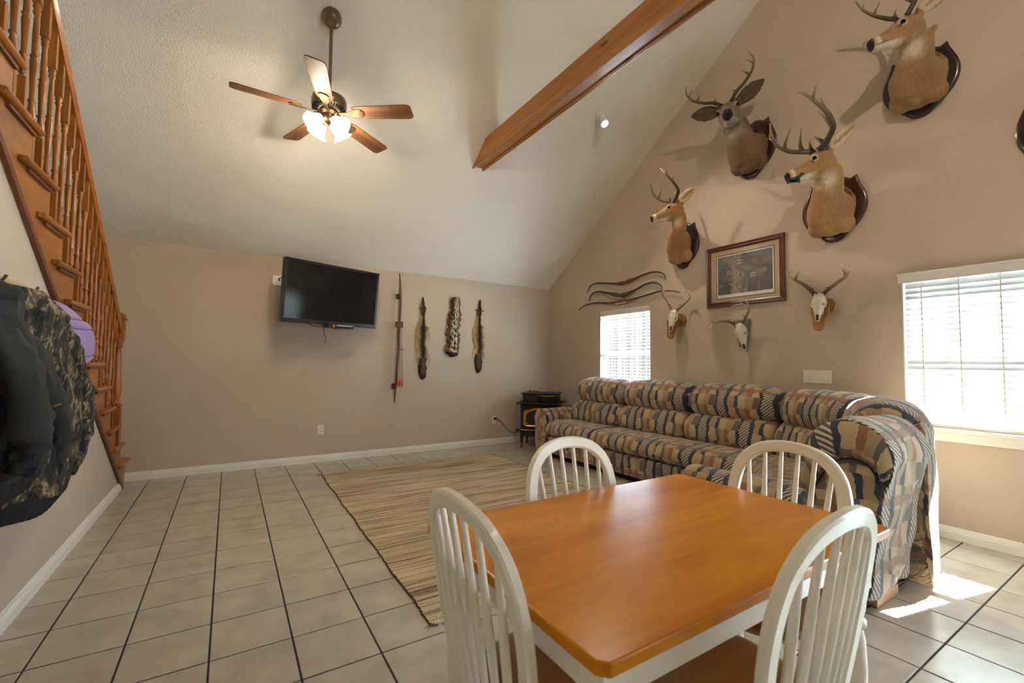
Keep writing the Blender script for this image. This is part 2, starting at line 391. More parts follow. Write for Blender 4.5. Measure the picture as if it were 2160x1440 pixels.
def bez(pts, n=16):
    """smooth curve through control points (Catmull-Rom)"""
    P = [Vector(p) for p in pts]; P = [P[0]*2-P[1]] + P + [P[-1]*2-P[-2]]; out = []
    segs = len(P)-3
    for k in range(n+1):
        tt = k/n*segs; i = min(int(tt), segs-1); t = tt-i
        a, b, c, d = P[i], P[i+1], P[i+2], P[i+3]
        out.append(0.5*((2*b) + (c-a)*t + (2*a-5*b+4*c-d)*t*t + (3*b-a-3*c+d)*t**3))
    return out
def lerp1(xs, ys, n):
    tt = np.linspace(0, 1, n); return np.interp(tt, np.linspace(0, 1, len(xs)) if xs is None else xs, ys)
def remesh(mb, voxel, smooth_it=4, fac=0.5):
    me = mb.mesh('tmp'); bm = bmesh.new(); bm.from_mesh(me); bmesh.ops.recalc_face_normals(bm, faces=bm.faces[:]); bm.to_mesh(me); bm.free()
    o = bpy.data.objects.new('tmp', me); COL.objects.link(o)
    m = o.modifiers.new('r', 'REMESH'); m.mode = 'VOXEL'; m.voxel_size = voxel
    if smooth_it:
        q = o.modifiers.new('s', 'SMOOTH'); q.factor = fac; q.iterations = smooth_it
    dg = bpy.context.evaluated_depsgraph_get(); dg.update()
    ev = o.evaluated_get(dg); r = bpy.data.meshes.new_from_object(ev)
    V = np.zeros(len(r.vertices)*3); r.vertices.foreach_get('co', V)
    F = [tuple(p.vertices) for p in r.polygons]
    bpy.data.objects.remove(o); bpy.data.meshes.remove(me); bpy.data.meshes.remove(r)
    return V.reshape(-1, 3), F
def struct(name, mb, mat, parent=None, **kw):
    o = mb.build(name, mat, parent, **kw)
    if parent is None: o['kind'] = 'structure'
    return o
def mixc(a, b, t): return tuple(x+(y-x)*t for x, y in zip(a, b))

# ================================================================== STRUCTURE
# ---- floor: grout bed with separate tiles
TXS, TYS, TX0, TY0, GR = 0.3090, 0.3110, -0.647, 0.695, 0.0080
floor = struct('floor', MB().box(OUT-0.15, W+0.15, FRONT-0.15, B+0.15, -0.12, -0.0035), 'grout')
ORIG[floor.name] = (0, 0, 0)
def proj(p):
    d = Vector(p) - C0; z = d.dot(CF)
    if z < 0.2: return None
    return 1080 + FPX*d.dot(CR)/z, 720 - FPX*d.dot(CU)/z, z
tile_cells = []
i0 = int(math.floor((OUT-TX0)/TXS)); i1 = int(math.ceil((W-TX0)/TXS))
j0 = int(math.floor((FRONT-TY0)/TYS)); j1 = int(math.ceil((B-TY0)/TYS))
for i in range(i0, i1):
    for j in range(j0, j1):
        xa, xb = max(TX0+i*TXS, OUT)+GR/2, min(TX0+(i+1)*TXS, W)-GR/2
        ya, yb = max(TY0+j*TYS, FRONT)+GR/2, min(TY0+(j+1)*TYS, B)-GR/2
        if xb-xa < 0.02 or yb-ya < 0.02: continue
        cx, cy = (xa+xb)/2, (ya+yb)/2
        pr = proj((cx, cy, 0)); score = -1
        if pr and -60 < pr[0] < 2220 and pr[1] < 1560: score = 1/pr[2]
        if cx < LX-0.1: score = -1
        if 1.0 < cx < 2.9 and 2.2 < cy < 5.1: score = -1          # under the rug
        if 3.75 < cx and 2.3 < cy < 4.7: score = -1               # under the sofa
        tile_cells.append((score, xa, xb, ya, yb))
tile_cells.sort(reverse=True)
tile_mesh = {}
def tile_geo(mb, w, d, cx=0, cy=0):
    bv = 0.0022
    r0 = [(cx-w/2, cy-d/2), (cx+w/2, cy-d/2), (cx+w/2, cy+d/2), (cx-w/2, cy+d/2)]
    r1 = [(cx-w/2+bv, cy-d/2+bv), (cx+w/2-bv, cy-d/2+bv), (cx+w/2-bv, cy+d/2-bv), (cx-w/2+bv, cy+d/2-bv)]
    mb.loft([[(x, y, -0.0035) for x, y in r0], [(x, y, -0.0012) for x, y in r0], [(x, y, 0.0) for x, y in r1]], cap=False)
    mb.f.append(tuple(len(mb.v)-4+k for k in range(4)))
rest = MB(); ntile = 0
for sc_, xa, xb, ya, yb in tile_cells:
    if sc_ > 0 and ntile < 298:
        key = (round(xb-xa, 3), round(yb-ya, 3))
        if key not in tile_mesh:
            mb = MB(); tile_geo(mb, xb-xa, yb-ya); me = mb.mesh('tile'); me.materials.append(MT['tile']); tile_mesh[key] = me
        o = bpy.data.objects.new('tile', tile_mesh[key]); COL.objects.link(o); o.parent = floor
        o.location = ((xa+xb)/2, (ya+yb)/2, random.uniform(-0.0003, 0.0003)); ntile += 1
    else: tile_geo(rest, xb-xa, yb-ya, (xa+xb)/2, (ya+yb)/2)
ro = rest.build('tile_field', 'tile', floor, fixn=False); ro['kind'] = 'stuff'

# ---- walls
struct('wall_back', MB().box(OUT-0.14, W+0.14, B, B+0.14, 0, H0+0.12), 'wall')
WIN = {1: (3.79, 4.69, 0.79, 1.95), 2: (0.46, 1.31, 0.79, 1.95), 3: (-1.7, -0.15, 0.05, 2.2)}  # the third opening is unseen, added behind the camera for extra daylight
def gable_wall(name, X0, X1, holes):
    mb = MB(); ys = sorted({FRONT, B, RIDGE, *[h[0] for h in holes], *[h[1] for h in holes]})
    for a, b in zip(ys[:-1], ys[1:]):
        hs = [h for h in holes if h[0] <= a and h[1] >= b]
        za = 0
        spans = [(0, None)] if not hs else [(0, hs[0][2]), (hs[0][3], None)]
        for z0, z1 in spans:
            poly = [(a, z0), (b, z0), (b, ceil_z(b)+0.03 if z1 is None else z1), (a, ceil_z(a)+0.03 if z1 is None else z1)]
            mb.prism(poly, (0, 0, 0), (0, 1, 0), (0, 0, 1), (1, 0, 0), X0, X1)
    return struct(name, mb, 'wall')
gable_wall('wall_right', W, W+0.14, list(WIN.values()))
gable_wall('wall_outer', OUT-0.14, OUT, [])
FH = [(3.4, 4.2, 1.0, 1.95)]  # unseen front window, added only to let more daylight in
mb = MB(); xs = sorted({OUT, W, *[h[0] for h in FH], *[h[1] for h in FH]})
for a, b in zip(xs[:-1], xs[1:]):
    hs = [h for h in FH if h[0] <= a and h[1] >= b]
    for z0, z1 in ([(0, H0+0.1)] if not hs else [(0, hs[0][2]), (hs[0][3], H0+0.1)]):
        if z1-z0 > 0.01: mb.box(a, b, FRONT-0.14, FRONT, z0, z1)
struct('wall_front', mb, 'wall')
for k, h in enumerate(FH):
    portal('portal_front', ((h[0]+h[1])/2, FRONT-0.16, (h[2]+h[3])/2), (PI/2, 0, 0), h[1]-h[0], h[3]-h[2]).rotation_euler = (-PI/2, 0, PI)
    pm = MB().box(h[0], h[1], FRONT-0.09, FRONT-0.084, h[2], h[3])
    fr = MB()
    for a, b in ((h[0], h[0]+0.06), (h[1]-0.06, h[1]), ((h[0]+h[1])/2-0.03, (h[0]+h[1])/2+0.03)): fr.box(a, b, FRONT-0.11, FRONT-0.06, h[2], h[3])
    for a, b in ((h[2], h[2]+0.06), (h[3]-0.06, h[3])): fr.box(h[0], h[1], FRONT-0.11, FRONT-0.06, a, b)
    wf = struct('window_%d' % (k+4), fr, 'white_trim'); pm.build('pane', 'glass', wf)
# wall under the stairs, its top following the stringer
def low_line(y): return 0.012 + 0.705*(5.557 - y)
yl = 2.0
poly = [(FRONT, 0), (5.56, 0), (5.56, 0.012), (yl, low_line(yl)), (FRONT, low_line(yl))]
struct('wall_left', MB().prism(poly, (0, 0, 0), (0, 1, 0), (0, 0, 1), (1, 0, 0), LX-0.11, LX), 'wall')
# ceiling: two slopes meeting at the ridge
mb = MB(); zr = ceil_z(RIDGE); T = 0.14
prof = [(B+0.3, H0-0.3*SL), (RIDGE, zr), (FRONT-0.3, H0-0.3*SL), (FRONT-0.3, H0-0.3*SL+T), (RIDGE, zr+T), (B+0.3, H0-0.3*SL+T)]
mb.loft([[(x, y, z) for y, z in prof] for x in (OUT-0.14, W+0.14)], cap=False)
mb.f.extend([(0, 1, 4, 5), (1, 2, 3, 4), (6, 7, 10, 11), (7, 8, 9, 10)])
struct('ceiling', mb, 'ceiling')
# ---- baseboards (moulded profile)
BBP = [(0, 0), (0.016, 0), (0.016, 0.052), (0.013, 0.058), (0.013, 0.066), (0.009, 0.072), (0.008, 0.082), (0, 0.086)]
def baseboard(name, p0, p1, out):
    p0, p1, out = Vector(p0), Vector(p1), Vector(out)
    struct(name, MB().loft([[p + out*a + Vector((0, 0, b)) for a, b in BBP] for p in (p0, p1)]), 'white_trim')
baseboard('baseboard_back', (LX-0.05, B, 0), (W, B, 0), (0, -1, 0))
baseboard('baseboard_right', (W, FRONT, 0), (W, B-0.02, 0), (-1, 0, 0))
baseboard('baseboard_left', (LX, FRONT, 0), (LX, 5.55, 0), (1, 0, 0))

# ---- windows with frames, sashes, panes, sills
for k, (a, b, z0, z1) in WIN.items():
    fr = MB()
    for y0, y1 in ((a, a+0.045), (b-0.045, b)): fr.box(W+0.055, W+0.12, y0, y1, z0, z1)
    for q0, q1 in ((z0, z0+0.045), (z1-0.045, z1)): fr.box(W+0.055, W+0.12, a, b, q0, q1)
    wo = struct('window_%d' % k, fr, 'white_trim')
    zm = (z0+z1)/2
    MB().box(W+0.07, W+0.11, a+0.045, b-0.045, zm-0.025, zm+0.025).build('meeting_rail', 'white_trim', wo)
    for q0, q1 in ((z0+0.045, zm-0.025), (zm+0.025, z1-0.045)):
        MB().box(W+0.085, W+0.089, a+0.045, b-0.045, q0, q1).build('pane', 'glass', wo)
    mt = MB()
    for yy in (a+(b-a)/3, a+2*(b-a)/3): mt.box(W+0.078, W+0.096, yy-0.009, yy+0.009, z0+0.045, z1-0.045)
    mt.build('muntin', 'white_trim', wo)
    MB().box(W-0.035, W+0.06, a-0.045, b+0.045, z0-0.03, z0-0.001).box(W-0.016, W, a-0.03, b+0.03, z0-0.095, z0-0.03).build('sill', 'white_trim', wo, bevel=0.004)
    rv = MB().box(W, W+0.055, a-0.001, a+0.008, z0, z1).box(W, W+0.055, b-0.008, b+0.001, z0, z1).box(W, W+0.055, a, b, z1-0.008, z1)
    rv.build('jamb_lining', 'white_trim', wo)
    p = portal('portal_side', (W+0.16, (a+b)/2, zm), (0, 0, 0), z1-z0, b-a); p.rotation_euler = (0, PI/2, 0)
def blind(k, tilt, label):
    a, b, z0, z1 = WIN[k]; a += 0.012; b -= 0.012
    r = thing('venetian_blind', label, 'blind', (W+0.027, (a+b)/2, z0), 'white venetian blinds')
    if k == 2: MB().box(W-0.022, W-0.010, a-0.03, b+0.03, z1-0.065, z1+0.012).box(W-0.026, W-0.010, a-0.032, b+0.032, z1-0.002, z1+0.014).build('valance', 'white_trim', r, bevel=0.003)
    else: MB().box(W-0.014, W-0.011, a, b, z1-0.012, z1+0.022).build('valance', 'white_plastic', r)
    MB().box(W-0.008, W+0.05, a, b, z1-0.05, z1-0.01).build('head_rail', 'white_trim', r, bevel=0.003)
    pitch = 0.0417; n = int((z1-0.075-z0-0.03)/pitch)
    # a slightly crowned slat, inner edge down for positive tilt
    mb = MB(); c, s = math.cos(tilt), math.sin(tilt); rows = []
    for sgn in (1, -1):
        for q in range(5):
            e = (-1+q*0.5)*0.025*sgn; h = 0.0028*(1-(e/0.025)**2) + (0.0013 if sgn > 0 else -0.0013)
            rows.append((e*c + h*s*0, e*s + h*c))
    mb.loft([[(W+0.027+dx, y, dz) for dx, dz in rows] for y in (a+0.004, b-0.004)])
    first = None
    for i in range(n):
        z = z1-0.085-i*pitch
        if first is None:
            me = mb.mesh('slat', (W+0.027, 0, 0)); first = me
            bm = bmesh.new(); bm.from_mesh(me); bmesh.ops.recalc_face_normals(bm, faces=bm.faces[:]); bm.to_mesh(me); bm.free()
            me.materials.append(MT['slat'])
        o = bpy.data.objects.new('slat', first); COL.objects.link(o); o.parent = r
        o.location = (0, -(a+b)/2, z - z0 + random.uniform(-0.0008, 0.0008)); o.rotation_euler = (0, random.uniform(-0.02, 0.02), 0)
    zb = z1-0.085-n*pitch
    MB().box(W+0.004, W+0.05, a+0.002, b-0.002, zb-0.008, zb+0.008).build('bottom_rail', 'white_trim', r, bevel=0.003)
    for q in range(4):
        y = b - 0.10 - q*(b-a-0.2)/3
        for dx in (-0.024, 0.024):
            MB().box(W+0.027+dx*math.cos(tilt)-0.0007, W+0.027+dx*math.cos(tilt)+0.0007, y-0.004, y+0.004, zb, z1-0.05).build('ladder_tape', 'white_trim', r)
    MB().tube([(W-0.006, a+0.07, z1-0.06), (W-0.008, a+0.07, z0+0.35)], 0.0022, 6).ball((W-0.008, a+0.07, z0+0.34), (0.006, 0.006, 0.012)).build('pull_cord', 'arrow_wood' if k == 2 else 'white_trim', r)
    return r
blind(1, math.radians(-7), 'small open white venetian blind above the back of the sofa')
blind(2, math.radians(66), 'wide bright white venetian blind at the right edge, nearly closed')
# ---- ground outside
struct('ground', MB().box(-30, 40, -40, 40, -0.55, -0.45), 'ground')

struct('sun_blocker_slab', MB().box(W+0.14, W+2.6, -3.4, -0.08, 2.45, 2.55), 'white_trim')  # unseen slab added to keep direct sun out of the rear side opening

# ================================================================== CEILING BEAM
bx0, bx1, bz0, bz1 = 2.275, 2.425, 3.45, 3.675
r = thing('ceiling_beam', 'orange stained pine box beam spanning the vaulted ceiling', 'beam', (2.35, 1.2, bz0))
def rake_board(x0, x1, z0, z1, dz=0.0):
    mb = MB()
    yb0, yb1 = B-(z0-H0)/SL, B-(z1-H0)/SL
    yf0, yf1 = 2*RIDGE-yb0, 2*RIDGE-yb1
    mb.prism([(yb0+0.015, z0), (yb1+0.015, z1), (yf1-0.015, z1), (yf0-0.015, z0)], (0, 0, 0), (0, 1, 0), (0, 0, 1), (1, 0, 0), x0, x1)
    return mb
rake_board(bx0, bx0+0.022, bz0, bz1).build('side_board', 'pine', r, bevel=0.003)
rake_board(bx1-0.022, bx1, bz0, bz1).build('side_board', 'pine', r, bevel=0.003)
rake_board(bx0+0.022, bx1-0.022, bz0+0.018, bz0+0.04).build('bottom_board', 'pine', r, bevel=0.002)
rake_board(bx1-0.030, bx1-0.022, bz0+0.004, bz0+0.018).build('bottom_trim', 'pine', r)

# ================================================================== STAIRCASE
RISE, RUN, Z1, Y1 = 0.187, 0.2495, 0.268, 5.74
NT_ = 14
st = thing('staircase', 'orange stained oak staircase with turned balusters against the left wall', 'staircase', (LX-0.5, 5.4, 0))
def nose(k): return Y1-(k-1)*RUN, Z1+(k-1)*RISE       # far nose and top of tread k (1-based)
# outer stringer: stepped on top, raked below
up = [(Y1-0.06, 0.0)]
for k in range(1, NT_+1):
    y, z = nose(k); up += [(y-0.035, 0 if k == 1 else nose(k-1)[1]-0.028), (y-0.035, z-0.028)]
yt = nose(NT_)[0]-0.26
up.append((yt, nose(NT_)[1]-0.028)); low = [(yt, low_line(yt)), (5.60, 0.0)]
poly = up[1:] + low
mb = MB(); mb.prism(poly, (0, 0, 0), (0, 1, 0), (0, 0, 1), (1, 0, 0), LX-0.03, LX+0.008); mb.build('stringer', 'oak_y', st)
d = Vector((0, -1, 0.705)).normalized(); nrm = Vector((0, 0.705, 1)).normalized()
p0 = Vector((LX+0.012, 5.575, 0.0)); p1 = Vector((LX+0.012, yt, low_line(yt)))
mb = MB(); mb.loft([[p + Vector((a, 0, 0)) + nrm*b for a, b in ((-0.006, 0), (0.010, 0), (0.012, 0.025), (0.006, 0.045), (-0.006, 0.048))] for p in (p0, p1)]); mb.build('stringer_moulding', 'oak_dark', st)
for k in range(1, NT_+1):
    y, z = nose(k)
    mb = MB(); mb.box(OUT+0.01, LX+0.008, y-0.285, y, z-0.028, z)
    # return nosing on the open side, rounded at its outer edge
    prof = [(0, -0.028), (0.026, -0.028), (0.036, -0.018), (0.036, -0.008), (0.028, 0), (0, 0)]
    mb.loft([[(LX+0.008+a, q, z+b) for a, b in prof] for q in (y-0.43, y)])
    mb.build('tread', 'oak_y', st, bevel=0.005)
    MB().box(OUT+0.01, LX-0.01, y-0.045, y-0.03, z-RISE-0.01 if k > 1 else 0, z-0.028).build('riser', 'oak_x', st)
    # a small scotia block under the return
    MB().box(LX+0.006, LX+0.022, y-0.34, y-0.03, z-0.046, z-0.028).build('cove_moulding', 'oak_dark', st)
XB = LX-0.024
def rail_z(y): return Z1 + (Y1-y)*(RISE/RUN) + 0.925
yn = 5.315
# handrail
ya, yb_ = yn-0.03, nose(NT_)[0]-0.1
rp = [(-0.022, -0.06), (-0.028, -0.05), (-0.024, -0.035), (-0.032, -0.02), (-0.030, -0.006), (-0.015, 0), (0.015, 0), (0.030, -0.006), (0.032, -0.02), (0.024, -0.035), (0.028, -0.05), (0.022, -0.06)]
MB().loft([[(XB+a, y, rail_z(y)+b*1.15) for a, b in rp] for y in (ya, yb_)]).build('handrail', 'oak_y', st, smooth=35)
def baluster_prof(L):
    sq = 0.016
    return [(0.0, 0.012), (0.010, 0.017), (0.018, 0.011), (0.03, 0.010), (0.05, 0.016), (0.09, 0.018), (0.16, 0.012), (0.20, 0.010), (0.21, 0.015), (0.225, 0.015), (0.235, 0.010),
            (0.40, 0.013), (0.52, 0.016), (0.56, 0.013), (0.575, 0.017), (0.59, 0.012), (0.75, 0.012), (0.90, 0.010), (0.93, 0.016), (0.95, 0.012), (0.97, 0.017), (1.0, 0.013)]
for k in range(1, NT_+1):
    y, z = nose(k)
    for off in (0.085, 0.085+RUN/2):
        by = y-off
        if by > yn-0.09: continue
        zt = rail_z(by)-0.055
        zb0, zb1 = z+0.20, zt-0.20
        mb = MB(); q = 0.0165
        mb.box(XB-q, XB+q, by-q, by+q, z, zb0)
        mb.loft([[(XB+a*q, by+b*q, zz) for a, b in ((-1, -1), (1, -1), (1, 1), (-1, 1))] for zz in (zb1,)] + [[(XB+a*q, by+b*q, zt + (-b*q)*(RISE/RUN)) for a, b in ((-1, -1), (1, -1), (1, 1), (-1, 1))]])
        L = zb1-zb0
        mb.lathe([(r_, zb0+t_*L) for t_, r_ in baluster_prof(L)], (XB, by, 0), n=10, cap=False)
        mb.build('baluster', 'oak_z', st, smooth=50)
# newel post
zb = nose(2)[1]; mb = MB(); q = 0.042
mb.box(XB-q, XB+q, yn-q, yn+q, zb, zb+0.36)
mb.lathe([(0.036, zb+0.36), (0.042, zb+0.375), (0.03, zb+0.39), (0.026, zb+0.41), (0.036, zb+0.45), (0.040, zb+0.52), (0.032, zb+0.64), (0.026, zb+0.82), (0.024, zb+0.87), (0.036, zb+0.885), (0.028, zb+0.90), (0.040, zb+0.93), (0.040, zb+0.95)], (XB, yn, 0), n=16)
mb.box(XB-q, XB+q, yn-q, yn+q, zb+0.95, zb+1.13)
nw = mb.build('newel_post', 'oak_z', st, smooth=45)
MB().box(XB-q-0.008, XB+q+0.008, yn-q-0.008, yn+q+0.008, zb+1.13, zb+1.145).lathe([(0.034, zb+1.145), (0.046, zb+1.16), (0.045, zb+1.175), (0.02, zb+1.19), (0.004, zb+1.195)], (XB, yn, 0), n=16).build('newel_cap', 'oak_z', nw, smooth=45)
# landing behind the viewpoint
yL = nose(NT_)[0]-0.26
struct('trim_1', MB().box(OUT+0.005, LX, FRONT+0.01, yL, nose(NT_)[1]-0.03, nose(NT_)[1]+RISE), 'oak_y')

# ================================================================== RUG
r = thing('rug', 'tan and brown striped woven jute area rug on the tile floor', 'rug', (1.935, 3.61, 0))
rx0, rx1, ry0, ry1 = 0.86, 3.02, 2.005, 5.22
nx, ny = 40, 60; mb = MB(); vs = []; fs = []
def wav(a, k): return 0.004*math.sin(a*9+k) + 0.002*math.sin(a*23+2*k)
for j in range(ny+1):
    for i in range(nx+1):
        x = rx0+(rx1-rx0)*i/nx; y = ry0+(ry1-ry0)*j/ny
        ex = min(i, nx-i)/nx; ey = min(j, ny-j)/ny
        x += wav(y, 0 if i < nx/2 else 2)*(1-2*ex) - (0.04*(1-(y-ry0)/(ry1-ry0)) - 0.02)*(1-i/nx); y += wav(x, 1 if j < ny/2 else 3)*(1-2*ey)
        z = 0.009 + 0.0012*math.sin(x*11+y*7) + 0.001*math.sin(y*31)
        vs.append((x, y, z))
for j in range(ny):
    for i in range(nx): a = j*(nx+1)+i; fs.append((a, a+1, a+nx+2, a+nx+1))
bot = len(vs); edge = [i for i in range(nx+1)] + [j*(nx+1)+nx for j in range(1, ny+1)] + [ny*(nx+1)+i for i in range(nx-1, -1, -1)] + [j*(nx+1) for j in range(ny-1, 0, -1)]
for e in edge: vs.append((vs[e][0], vs[e][1], 0.0005))
m = len(edge)
for q in range(m): fs.append((edge[q], bot+q, bot+(q+1) % m, edge[(q+1) % m]))
mb.add(vs, fs); mb.build('weave', 'rug', r, smooth=40)
eb = [Vector(vs[e]) for e in edge]
for name, seg in (('binding', [p for e, p in zip(edge, eb) if e % (nx+1) == 0]), ('binding', [p for e, p in zip(edge, eb) if e % (nx+1) == nx])):
    seg = sorted(seg, key=lambda p: p.y); fine = []
    for a, b in zip(seg[:-1], seg[1:]):
        for q in range(6): fine.append(a.lerp(b, q/6) + Vector((random.uniform(-0.004, 0.004), 0, 0)))
    MB().tube([p - Vector((0, 0, 0.002)) for p in fine], [0.0038+random.uniform(-0.001, 0.0014) for _ in fine], 6).build(name, 'rug_edge', r)
fr = MB()
for cx_, cy_ in ((eb[0].x, ry0), (rx1, ry0), (rx0, ry1), (rx1, ry1)):
    for q in range(7):
        a = random.uniform(0, 2*PI); fr.tube([(cx_, cy_, 0.006), (cx_+0.02*math.cos(a), cy_+0.02*math.sin(a), 0.008), (cx_+0.035*math.cos(a+0.4), cy_+0.035*math.sin(a+0.4), 0.003)], 0.0014, 5)
fo = fr.build('fringe', 'rug_edge', r)

# ================================================================== TABLE AND CHAIRS
tx0, tx1, ty0, ty1, tz = 0.515, 1.69, 0.535, 1.285, 0.757
r = thing('dining_table', 'rectangular dining table with honey wood top and white turned legs', 'table', ((tx0+tx1)/2, (ty0+ty1)/2, 0))
ch = 0.018
poly = [(tx0+ch, ty0), (tx1-ch, ty0), (tx1, ty0+ch), (tx1, ty1-ch), (tx1-ch, ty1), (tx0+ch, ty1), (tx0, ty1-ch), (tx0, ty0+ch)]
MB().prism(poly, (0, 0, 0), (1, 0, 0), (0, 1, 0), (0, 0, 1), tz-0.026, tz).build('table_top', 'table', r, bevel=0.004, seg=2)
ins = 0.045
for (a, b, c, d_) in ((tx0+ins, tx1-ins, ty0+ins, ty0+ins+0.02), (tx0+ins, tx1-ins, ty1-ins-0.02, ty1-ins), (tx0+ins, tx0+ins+0.02, ty0+ins, ty1-ins), (tx1-ins-0.02, tx1-ins, ty0+ins, ty1-ins)):
    MB().box(a, b, c, d_, tz-0.11, tz-0.026).build('apron', 'chair_white', r, bevel=0.003)
LEGP = [(0.022, 0.0), (0.024, 0.02), (0.018, 0.03), (0.021, 0.05), (0.030, 0.20), (0.034, 0.34), (0.031, 0.42), (0.025, 0.455), (0.034, 0.468), (0.034, 0.480), (0.026, 0.490), (0.032, 0.515), (0.034, 0.535), (0.027, 0.555), (0.034, 0.565), (0.036, 0.58)]
for lx in (tx0+ins+0.033, tx1-ins-0.033):
    for ly in (ty0+ins+0.033, ty1-ins-0.033):
        mb = MB().lathe(LEGP, (lx, ly, 0), n=18); mb.box(lx-0.036, lx+0.036, ly-0.036, ly+0.036, 0.575, tz-0.026)
        mb.build('leg', 'chair_white', r, smooth=40)

def make_chair(label):
    """hoop-back chair at the origin, sitter faces +y"""
    r = thing('windsor_chair', label, 'chair', (0, 0, 0), 'white hoop-back chairs round the dining table', local=True)
    # seat: D shaped, dished
    rings = []; n = 28
    def outline(s, z, dish=0):
        out = []
        for j in range(n):
            a = 2*PI*j/n; ca, sa = math.cos(a), math.sin(a)
            x = 0.212*s*math.copysign(abs(ca)**0.75, ca); y = (0.205 if sa > 0 else 0.20)*s*math.copysign(abs(sa)**0.72, sa)
            x *= 1 - 0.10*(0.5 - 0.5*sa) if sa < 0 else 1
            out.append((x, y, z - dish))
        return out
    MB().loft([outline(0.93, 0.425), outline(0.985, 0.432), outline(1.0, 0.445), outline(0.975, 0.457), outline(0.9, 0.459), outline(0.6, 0.455), outline(0.25, 0.452)]).build('seat', 'seat_oak', r, smooth=60)
    # hoop: flat bent band, raked back
    rake = 0.17
    def back(x, z): return Vector((x, -0.175 - (z-0.455)*rake - 0.03*(1-(x/0.2)**2)*0.6, z))
    ctrl = [(-0.160, 0.452), (-0.182, 0.56), (-0.196, 0.67), (-0.194, 0.765), (-0.170, 0.850), (-0.105, 0.908), (0.0, 0.927)]
    ctrl = ctrl + [(-a, b) for a, b in ctrl[-2::-1]]
    pts = bez([(a, 0, b) for a, b in ctrl], 44); pts = [back(p.x, p.z) for p in pts]
    rings = []
    for i, p in enumerate(pts):
        d = (pts[min(i+1, 44)]-pts[max(i-1, 0)]).normalized(); nr = Vector((0, 1, rake)).normalized()
        s = d.cross(nr).normalized(); nr = s.cross(d).normalized()
        w, h = 0.0215, 0.0125
        prof = [(-1, -0.6), (-0.7, -1), (0.7, -1), (1, -0.6), (1, 0.6), (0.7, 1), (-0.7, 1), (-1, 0.6)]
        rings.append([p + s*(w*a) + nr*(h*b) for a, b in prof])
    MB().loft(rings).build('hoop', 'chair_white', r, smooth=35)
    for q in range(6):
        t = (q-2.5)/2.5; xb, xt = 0.110*t, 0.150*t
        zt = max(p.z for p in pts if abs(p.x-xt) < 0.02) - 0.006
        a, b = back(xb, 0.45), back(xt, zt)
        pp = [a.lerp(b, k/8) for k in range(9)]
        MB().tube(pp, [0.0075, 0.0085, 0.0095, 0.0105, 0.0105, 0.010, 0.009, 0.008, 0.007], 10).build('spindle', 'chair_white', r, smooth=60)
    tops = [(-0.15, 0.14), (0.15, 0.14), (-0.135, -0.14), (0.135, -0.14)]; feet = [(-0.205, 0.205), (0.205, 0.205), (-0.19, -0.225), (0.19, -0.225)]
    def legpt(k, z): t = z/0.44; return Vector((feet[k][0]+(tops[k][0]-feet[k][0])*t, feet[k][1]+(tops[k][1]-feet[k][1])*t, z))
    for k in range(4):
        a, b = legpt(k, 0), legpt(k, 0.44); L = (b-a).length
        MB().lathe([(0.011, 0), (0.013, 0.05*L), (0.019, 0.30*L), (0.021, 0.40*L), (0.015, 0.5*L), (0.021, 0.53*L), (0.015, 0.56*L), (0.021, 0.7*L), (0.022, 0.8*L), (0.014, L)], a, (b-a), 12).build('leg', 'chair_white', r, smooth=50)
    for k0, k1 in ((0, 2), (1, 3)):
        a, b = legpt(k0, 0.17), legpt(k1, 0.17); MB().tube([a, a.lerp(b, 0.25), a.lerp(b, 0.5), a.lerp(b, 0.75), b], [0.008, 0.011, 0.014, 0.011, 0.008], 10).build('stretcher', 'chair_white', r, smooth=60)
    a, b = (legpt(0, 0.17)+legpt(2, 0.17))/2, (legpt(1, 0.17)+legpt(3, 0.17))/2
    MB().tube([a, a.lerp(b, 0.5), b], [0.008, 0.014, 0.008], 10).build('stretcher', 'chair_white', r, smooth=60)
    return r
tcx, tcy = (tx0+tx1)/2, (ty0+ty1)/2
c0 = make_chair('white hoop-back chair on the far side of the table, facing the viewer')
# hoop top sits 0.28 behind the seat centre
c0.location = (1.125, ty1+0.075-0.26+0.0, 0); c0.rotation_euler = (0, 0, PI)
dup(c0, (tx0-0.07+0.26, 0.91, 0), -PI/2, 'white hoop-back chair at the left end of the table, seen edge-on')
dup(c0, (tx1+0.11-0.26, 0.88, 0), PI/2, 'white hoop-back chair between the table and the sofa')
dup(c0, (1.068, ty0-0.11+0.26, 0), 0, 'white hoop-back chair at the near side, closest to the viewer')

# ================================================================== CEILING FAN
fx, fy, fz = 0.602, 3.72, 3.2
cz = ceil_z(fy)
fan = thing('ceiling_fan', 'bronze five-blade ceiling fan with lit glass shades on a long rod', 'ceiling fan', (fx, fy, fz-0.3))
slope_n = Vector((0, -SL, -1)).normalized()
MB().lathe([(0.075, 0.0), (0.078, 0.02), (0.075, 0.05), (0.06, 0.085), (0.045, 0.10), (0.03, 0.105)], (fx, fy+0.02, cz+0.012), slope_n, 28).build('canopy', 'antique_brass', fan, smooth=40)
MB().tube([(fx, fy, cz-0.07), (fx, fy, fz+0.17)], 0.0135, 14).build('down_rod', 'antique_brass', fan, smooth=60)
mo = MB().lathe([(0.02, 0.185), (0.035, 0.165), (0.05, 0.15), (0.095, 0.135), (0.125, 0.12), (0.132, 0.10), (0.132, 0.055), (0.125, 0.04), (0.085, 0.02), (0.07, 0.015)], (fx, fy, fz), n=32).build('motor_housing', 'antique_brass', fan, smooth=35)
mb = MB()
for k in range(36):
    a = 2*PI*k/36; e = Vector((math.cos(a), math.sin(a), 0)); sd_ = Vector((-e.y, e.x, 0))
    mb.obox(Vector((fx, fy, fz+0.028))+e*0.104, e, sd_, Vector((0, 0, 1)), 0.022, 0.0022, 0.009)
mb.build('vent_fins', 'black_iron', mo)
